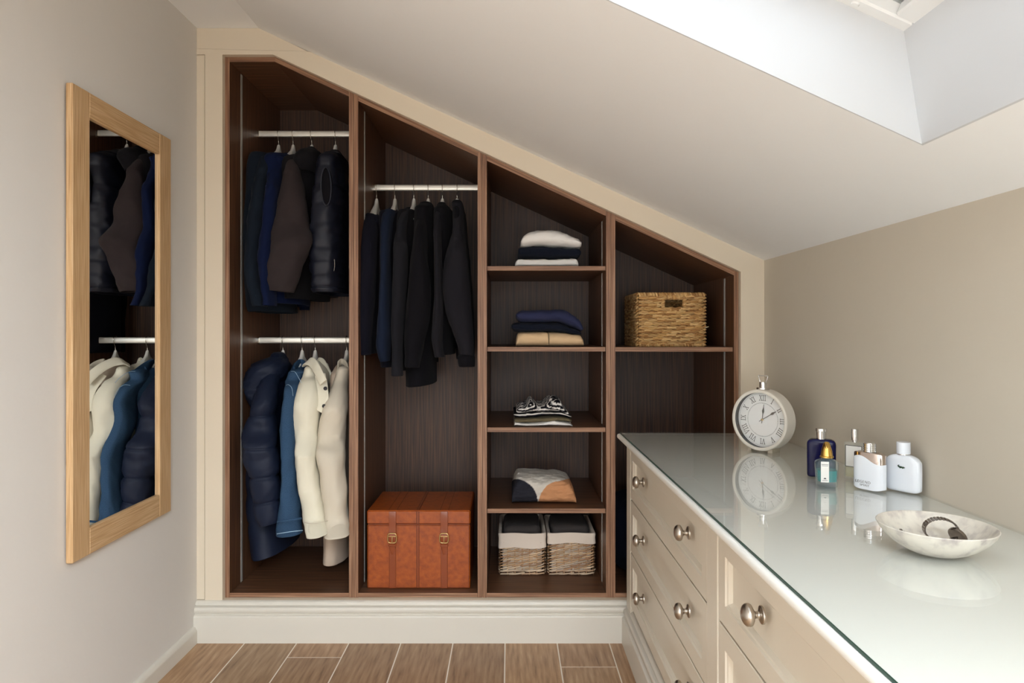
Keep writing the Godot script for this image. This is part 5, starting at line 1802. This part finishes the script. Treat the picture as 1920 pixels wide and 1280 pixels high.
func build_bottles() -> void:
	var g := GLASS + 0.0002
	var gp := "perfume bottles on the glass top"
	# blue flask
	var p := P(1541.5, 894, 1.86)
	var o := thing("perfume_bottle", "deep blue perfume bottle with a silver cap, behind the teal one", "bottle", Vector3(p.x, g, -1.865), deg_to_rad(-22.0), gp)
	var mb := MB.new()
	bottle_body(mb, [[0.0, 0.031, 0.012], [0.002, 0.0345, 0.0155], [0.006, 0.036, 0.017], [0.088, 0.0365, 0.017], [0.095, 0.0355, 0.0165], [0.1, 0.032, 0.0145], [0.103, 0.025, 0.012], [0.1035, 0.012, 0.01]], 5.0)
	part("body", mb, M.b_blue, o)
	part("cap", lathe_at([[0.0, 0.0], [0.0125, 0.0], [0.0128, 0.0195], [0.0145, 0.0205], [0.0148, 0.027], [0.0138, 0.0285], [0.0, 0.0288]], Vector3(0, 0.1032, 0)), M.chrome, o)
	# small teal bottle with a gilt stopper
	p = P(1550, 906, 1.752)
	o = thing("perfume_bottle", "small bottle of teal scent with a gold stopper and a tall paper label", "bottle", Vector3(p.x, g, -1.752), deg_to_rad(-14.0), gp)
	mb = MB.new()
	bottle_body(mb, [[0.0, 0.022, 0.02], [0.0015, 0.0245, 0.0225], [0.012, 0.0255, 0.0235], [0.055, 0.028, 0.0255], [0.062, 0.027, 0.0245], [0.067, 0.021, 0.019], [0.07, 0.013, 0.013], [0.0745, 0.012, 0.012]], 3.0)
	part("glass_body", mb, M.b_glass, o)
	mb = MB.new()
	bottle_body(mb, [[0.0125, 0.017, 0.015], [0.014, 0.0225, 0.0205], [0.042, 0.0242, 0.0222], [0.0422, 0.0, 0.0]], 3.0)
	part("scent", mb, M.b_teal, o)
	mb = MB.new()
	bottle_body(mb, [[0.0728, 0.0152, 0.0152], [0.0735, 0.0165, 0.0165], [0.077, 0.0165, 0.0165], [0.078, 0.0142, 0.0142], [0.086, 0.0135, 0.0135], [0.094, 0.0122, 0.0125], [0.101, 0.0098, 0.0108], [0.1065, 0.0085, 0.0102], [0.1105, 0.0068, 0.008], [0.113, 0.0035, 0.004]], 2.0, 32, 0.6)
	mb.tube(PackedVector3Array([Vector3(-0.003, 0.105, 0.007), Vector3(-0.003, 0.102, 0.013), Vector3(-0.003, 0.099, 0.0145)]), PackedFloat32Array([0.005, 0.0038, 0.0022]), -1.0, 10)
	part("stopper", mb, M.gold, o)
	var lb := B(Vector3(-0.0185, 0.014, 0.0252), Vector3(0.0005, 0.0665, 0.0262), 0.0002)
	var lab := part("paper_label", lb, M.paper, o)
	mb = MB.new()
	mb.box(Vector3(-0.017, 0.0585, 0.0261), Vector3(-0.001, 0.0597, 0.0264), 0.0)
	mb.box(Vector3(-0.0165, 0.0555, 0.0261), Vector3(-0.0015, 0.0563, 0.0264), 0.0)
	mb.box(Vector3(-0.0155, 0.0185, 0.0261), Vector3(-0.0025, 0.0194, 0.0264), 0.0)
	mb.prism(PackedVector2Array([Vector2(-0.0125, 0.0225), Vector2(-0.0055, 0.0225), Vector2(-0.0072, 0.0245), Vector2(-0.009, 0.0262), Vector2(-0.0108, 0.0245)]), 0.0261, 0.0264)
	part("label_print", mb, M.ink, lab)
	# clear bottle with a framed label
	p = P(1603, 900, 1.83)
	o = thing("perfume_bottle", "clear square perfume bottle with a black-framed white label, farthest back by the wall", "bottle", Vector3(p.x, g, -1.83), deg_to_rad(-46.0), gp)
	mb = MB.new()
	bottle_body(mb, [[0.0, 0.023, 0.012], [0.001, 0.0245, 0.0135], [0.0995, 0.0245, 0.0135], [0.1005, 0.0235, 0.0125]], 9.0, 56, 0.6)
	part("glass_body", mb, M.b_glass, o)
	mb = MB.new()
	bottle_body(mb, [[0.007, 0.0215, 0.0105], [0.058, 0.0215, 0.0105]], 9.0, 56, 0.6)
	part("scent", mb, M.b_juice, o)
	part("cap", lathe_at([[0.0, 0.0], [0.0062, 0.0], [0.0062, 0.004], [0.0088, 0.005], [0.009, 0.034], [0.0082, 0.0348], [0.0, 0.035]], Vector3(0, 0.1005, 0)), M.chrome, o)
	lb = B(Vector3(-0.0195, 0.035, 0.0137), Vector3(0.0225, 0.0925, 0.0142), 0.0001)
	lab = part("label_frame", lb, M.ink, o)
	mb = B(Vector3(-0.018, 0.0365, 0.0141), Vector3(0.021, 0.091, 0.0145), 0.0001)
	part("label_paper", mb, M.paper, lab)
	# white bottle with a silver shoulder and a ribbed cap
	p = P(1631, 918, 1.705)
	o = thing("perfume_bottle", "white perfume bottle with a swooping silver shoulder and ribbed cap, lettered at the foot", "bottle", Vector3(p.x, g, -1.705), deg_to_rad(-58.0), gp)
	mb = MB.new()
	var up := func(x: float) -> float: return 0.0775 + 0.0095 * cos((x + 0.018) * 62.0)
	var rings: Array = []
	for i in 41:
		var u := -1.0 + 2.0 * i / 40.0
		var x := 0.0405 * u
		var hz := 0.0165 * sqrt(maxf(1.0 - pow(absf(u), 3.5), 0.02))
		var t: float = up.call(x)
		var dz := 0.002 + 0.006 * pow(absf(u), 4.0)
		rings.append(PackedVector3Array([Vector3(x, dz, -hz + 0.002), Vector3(x, dz + 0.002, -hz), Vector3(x, t - 0.0015, -hz), Vector3(x, t, -hz + 0.0015), Vector3(x, t, hz - 0.0015), Vector3(x, t - 0.0015, hz), Vector3(x, dz + 0.002, hz), Vector3(x, dz, hz - 0.002)]))
	mb.loft(rings, 0.55)
	part("body", mb, M.b_white, o)
	mb = MB.new()
	rings = []
	for i in 41:
		var u := -1.0 + 2.0 * i / 40.0
		var x := 0.0395 * u
		var hz := 0.0155 * sqrt(maxf(1.0 - pow(absf(u), 3.5), 0.02))
		var t: float = up.call(x)
		var tt := maxf(t + 0.001, 0.096 - 0.004 * pow(absf(u), 4.0))
		rings.append(PackedVector3Array([Vector3(x, t - 0.004, -hz), Vector3(x, tt - 0.002, -hz), Vector3(x, tt, -hz + 0.002), Vector3(x, tt, hz - 0.002), Vector3(x, tt - 0.002, hz), Vector3(x, t - 0.004, hz)]))
	mb.loft(rings, 0.55)
	part("silver_shoulder", mb, M.bronze, o)
	var cp := [[0.0, 0.0], [0.0135, 0.0]]
	for k in 4:
		cp.append_array([[0.0148, 0.0008 + 0.0055 * k], [0.0148, 0.0044 + 0.0055 * k], [0.0134, 0.005 + 0.0055 * k], [0.0134, 0.0058 + 0.0055 * k]])
	cp.append_array([[0.0125, 0.0235], [0.0, 0.0238]])
	var cap := lathe_at(cp, Vector3(0, 0.0958, 0), 32, 0.6)
	part("ribbed_cap", cap, M.chrome, o)
	text("LEGEND", 0.0088, M.print_grey, o, "lettering", Transform3D(Basis().scaled(Vector3(1.25, 1, 1)), Vector3(-0.0085, 0.0215, 0.0163)), "Droid Sans")
	text("SPIRIT", 0.0062, M.print_grey, o, "lettering", Transform3D(Basis().scaled(Vector3(1.35, 1, 1)), Vector3(-0.0045, 0.0135, 0.0165)), "Droid Sans")
	# plain white bottle with a green emblem
	p = P(1694, 922, 1.685)
	o = thing("perfume_bottle", "white rounded perfume bottle with a white cap and small green reptile emblem", "bottle", Vector3(p.x, g, -1.685), deg_to_rad(-58.0), gp)
	mb = MB.new()
	rings = []
	for i in 49:
		var u := -1.0 + 2.0 * i / 48.0
		var x := 0.0435 * u
		var hz := 0.0145 * sqrt(maxf(1.0 - pow(absf(u), 5.0), 0.03))
		var top := 0.0935 - 0.018 * pow(absf(u), 3.2) - (0.03 if absf(u) > 0.999 else 0.0)
		var low := 0.0015 + 0.009 * pow(absf(u), 7.0) + (0.01 if absf(u) > 0.999 else 0.0)
		var ring := PackedVector3Array()
		for j in 20:
			var a := TAU * j / 20.0
			var hh := (top - low) / 2.0
			ring.append(Vector3(x, (top + low) / 2.0 + signf(sin(a)) * pow(absf(sin(a)), 0.3) * hh, signf(cos(a)) * pow(absf(cos(a)), 0.45) * hz))
		rings.append(ring)
	mb.loft(rings, -2.0)
	part("body", mb, M.b_white, o)
	part("collar", lathe_at([[0.0, 0.0], [0.0135, 0.0], [0.0135, 0.003], [0.0, 0.003]], Vector3(0, 0.0925, 0)), M.chrome, o)
	part("cap", lathe_at([[0.0, 0.0], [0.0152, 0.0], [0.0156, 0.001], [0.0156, 0.0275], [0.0148, 0.0285], [0.0, 0.0286]], Vector3(0, 0.0952, 0)), M.b_white, o)
	mb = MB.new()
	mb.xf = Transform3D(Basis().scaled(Vector3(1.0, 1.4, 1.0)), Vector3(0.0028, 0.063, 0.0144))
	# open jaws to the right, curled tail to the left, short legs
	mb.prism(PackedVector2Array([Vector2(0.00935, 0.00034), Vector2(0.006375, 0.00102), Vector2(0.0051, 0.0017), Vector2(0.003825, 0.00119), Vector2(0, 0.0017), Vector2(-0.0034, 0.001615), Vector2(-0.00595, 0.00153), Vector2(-0.00731, 0.00221), Vector2(-0.00646, 0.00306), Vector2(-0.00425, 0.003315), Vector2(-0.00629, 0.00391), Vector2(-0.0085, 0.0034), Vector2(-0.00935, 0.00204), Vector2(-0.0085, 0.00034), Vector2(-0.00595, -0.000765), Vector2(-0.00425, -0.00085), Vector2(-0.0051, -0.00204), Vector2(-0.0034, -0.00204), Vector2(-0.00255, -0.00102), Vector2(0.0017, -0.00102), Vector2(0.00136, -0.00221), Vector2(0.00306, -0.00221), Vector2(0.00357, -0.00102), Vector2(0.005525, -0.00119), Vector2(0.008925, -0.00136), Vector2(0.00629, -0.000425)]), 0.0, 0.0006)
	part("emblem", mb, M.croc, o)

func build_bowl() -> void:
	var o := thing("marble_bowl", "shallow veined marble bowl with a watch in it, on the glass top", "bowl", Vector3(0.767, GLASS + 0.0002, -1.228))
	var mb := MB.new()
	var prof: Array = [[0.0, 0.0], [0.036, 0.0], [0.042, 0.001], [0.055, 0.007], [0.07, 0.0165], [0.083, 0.0285], [0.0915, 0.0395], [0.0955, 0.0475], [0.0958, 0.0488], [0.0948, 0.0496], [0.0932, 0.0492], [0.0905, 0.0455], [0.083, 0.0365], [0.07, 0.025], [0.054, 0.0155], [0.036, 0.0105], [0.018, 0.009], [0.0, 0.0088]]
	mb.lathe(prof, 72, 0.4)
	part("bowl", mb, M.marble, o)
	var wt := thing("wristwatch", "steel wristwatch with a link bracelet lying in the marble bowl", "watch", Vector3(0.776, GLASS + 0.0175, -1.226), deg_to_rad(-18.0))
	var br := MB.new()
	for k in 30:
		var a := TAU * k / 30.0
		if a > 4.0 and a < 5.4:
			continue
		var v := Vector3(0.027 * cos(a), 0.021 + 0.0205 * sin(a), -0.004)
		var tn := Vector3(-0.027 * sin(a), 0.0205 * cos(a), 0).normalized()
		var bs := Basis(tn, Vector3(0, 0, 1).cross(tn), Vector3(0, 0, 1))
		br.xf = Transform3D(bs, v)
		br.box(Vector3(-0.0023, -0.0013, -0.009), Vector3(0.0023, 0.0013, -0.0033), 0.0006)
		br.box(Vector3(-0.0023, -0.0013, 0.0033), Vector3(0.0023, 0.0013, 0.009), 0.0006)
		br.box(Vector3(-0.0021, -0.0016, -0.0031), Vector3(0.0021, 0.0016, 0.0031), 0.0007)
	part("bracelet", br, M.dark_metal, wt)
	var cs := MB.new()
	cs.xf = Transform3D(Basis(Vector3(0, 1, 0), deg_to_rad(35)) * Basis(Vector3(0, 0, 1), deg_to_rad(-62)), Vector3(0.025, 0.014, 0.002)).scaled_local(Vector3.ONE * 0.86)
	cs.lathe([[0.0, -0.005], [0.017, -0.005], [0.0195, -0.003], [0.0195, 0.002], [0.018, 0.004], [0.0155, 0.0045], [0.0, 0.0045]], 36, 0.7)
	part("case", cs, M.dark_metal, wt)
	var dl := MB.new()
	dl.xf = cs.xf
	dl.lathe([[0.0, 0.0044], [0.0152, 0.0044], [0.0152, 0.0049], [0.0, 0.0049]], 36, 0.7)
	part("dial", dl, M.ink, wt)
	var ch := MB.new()
	for k in 9:
		ch.xf = Transform3D(Basis(Vector3(0, 1, 0), 0.1 * (k % 2)), Vector3(-0.03 - 0.0042 * k, 0.0005 + 0.0009 * k + 0.00012 * k * k, 0.012 - 0.002 * k))
		ch.box(Vector3(-0.0022, -0.001, -0.003), Vector3(0.0022, 0.0014, 0.003), 0.0006)
	part("bracelet_end", ch, M.dark_metal, wt)
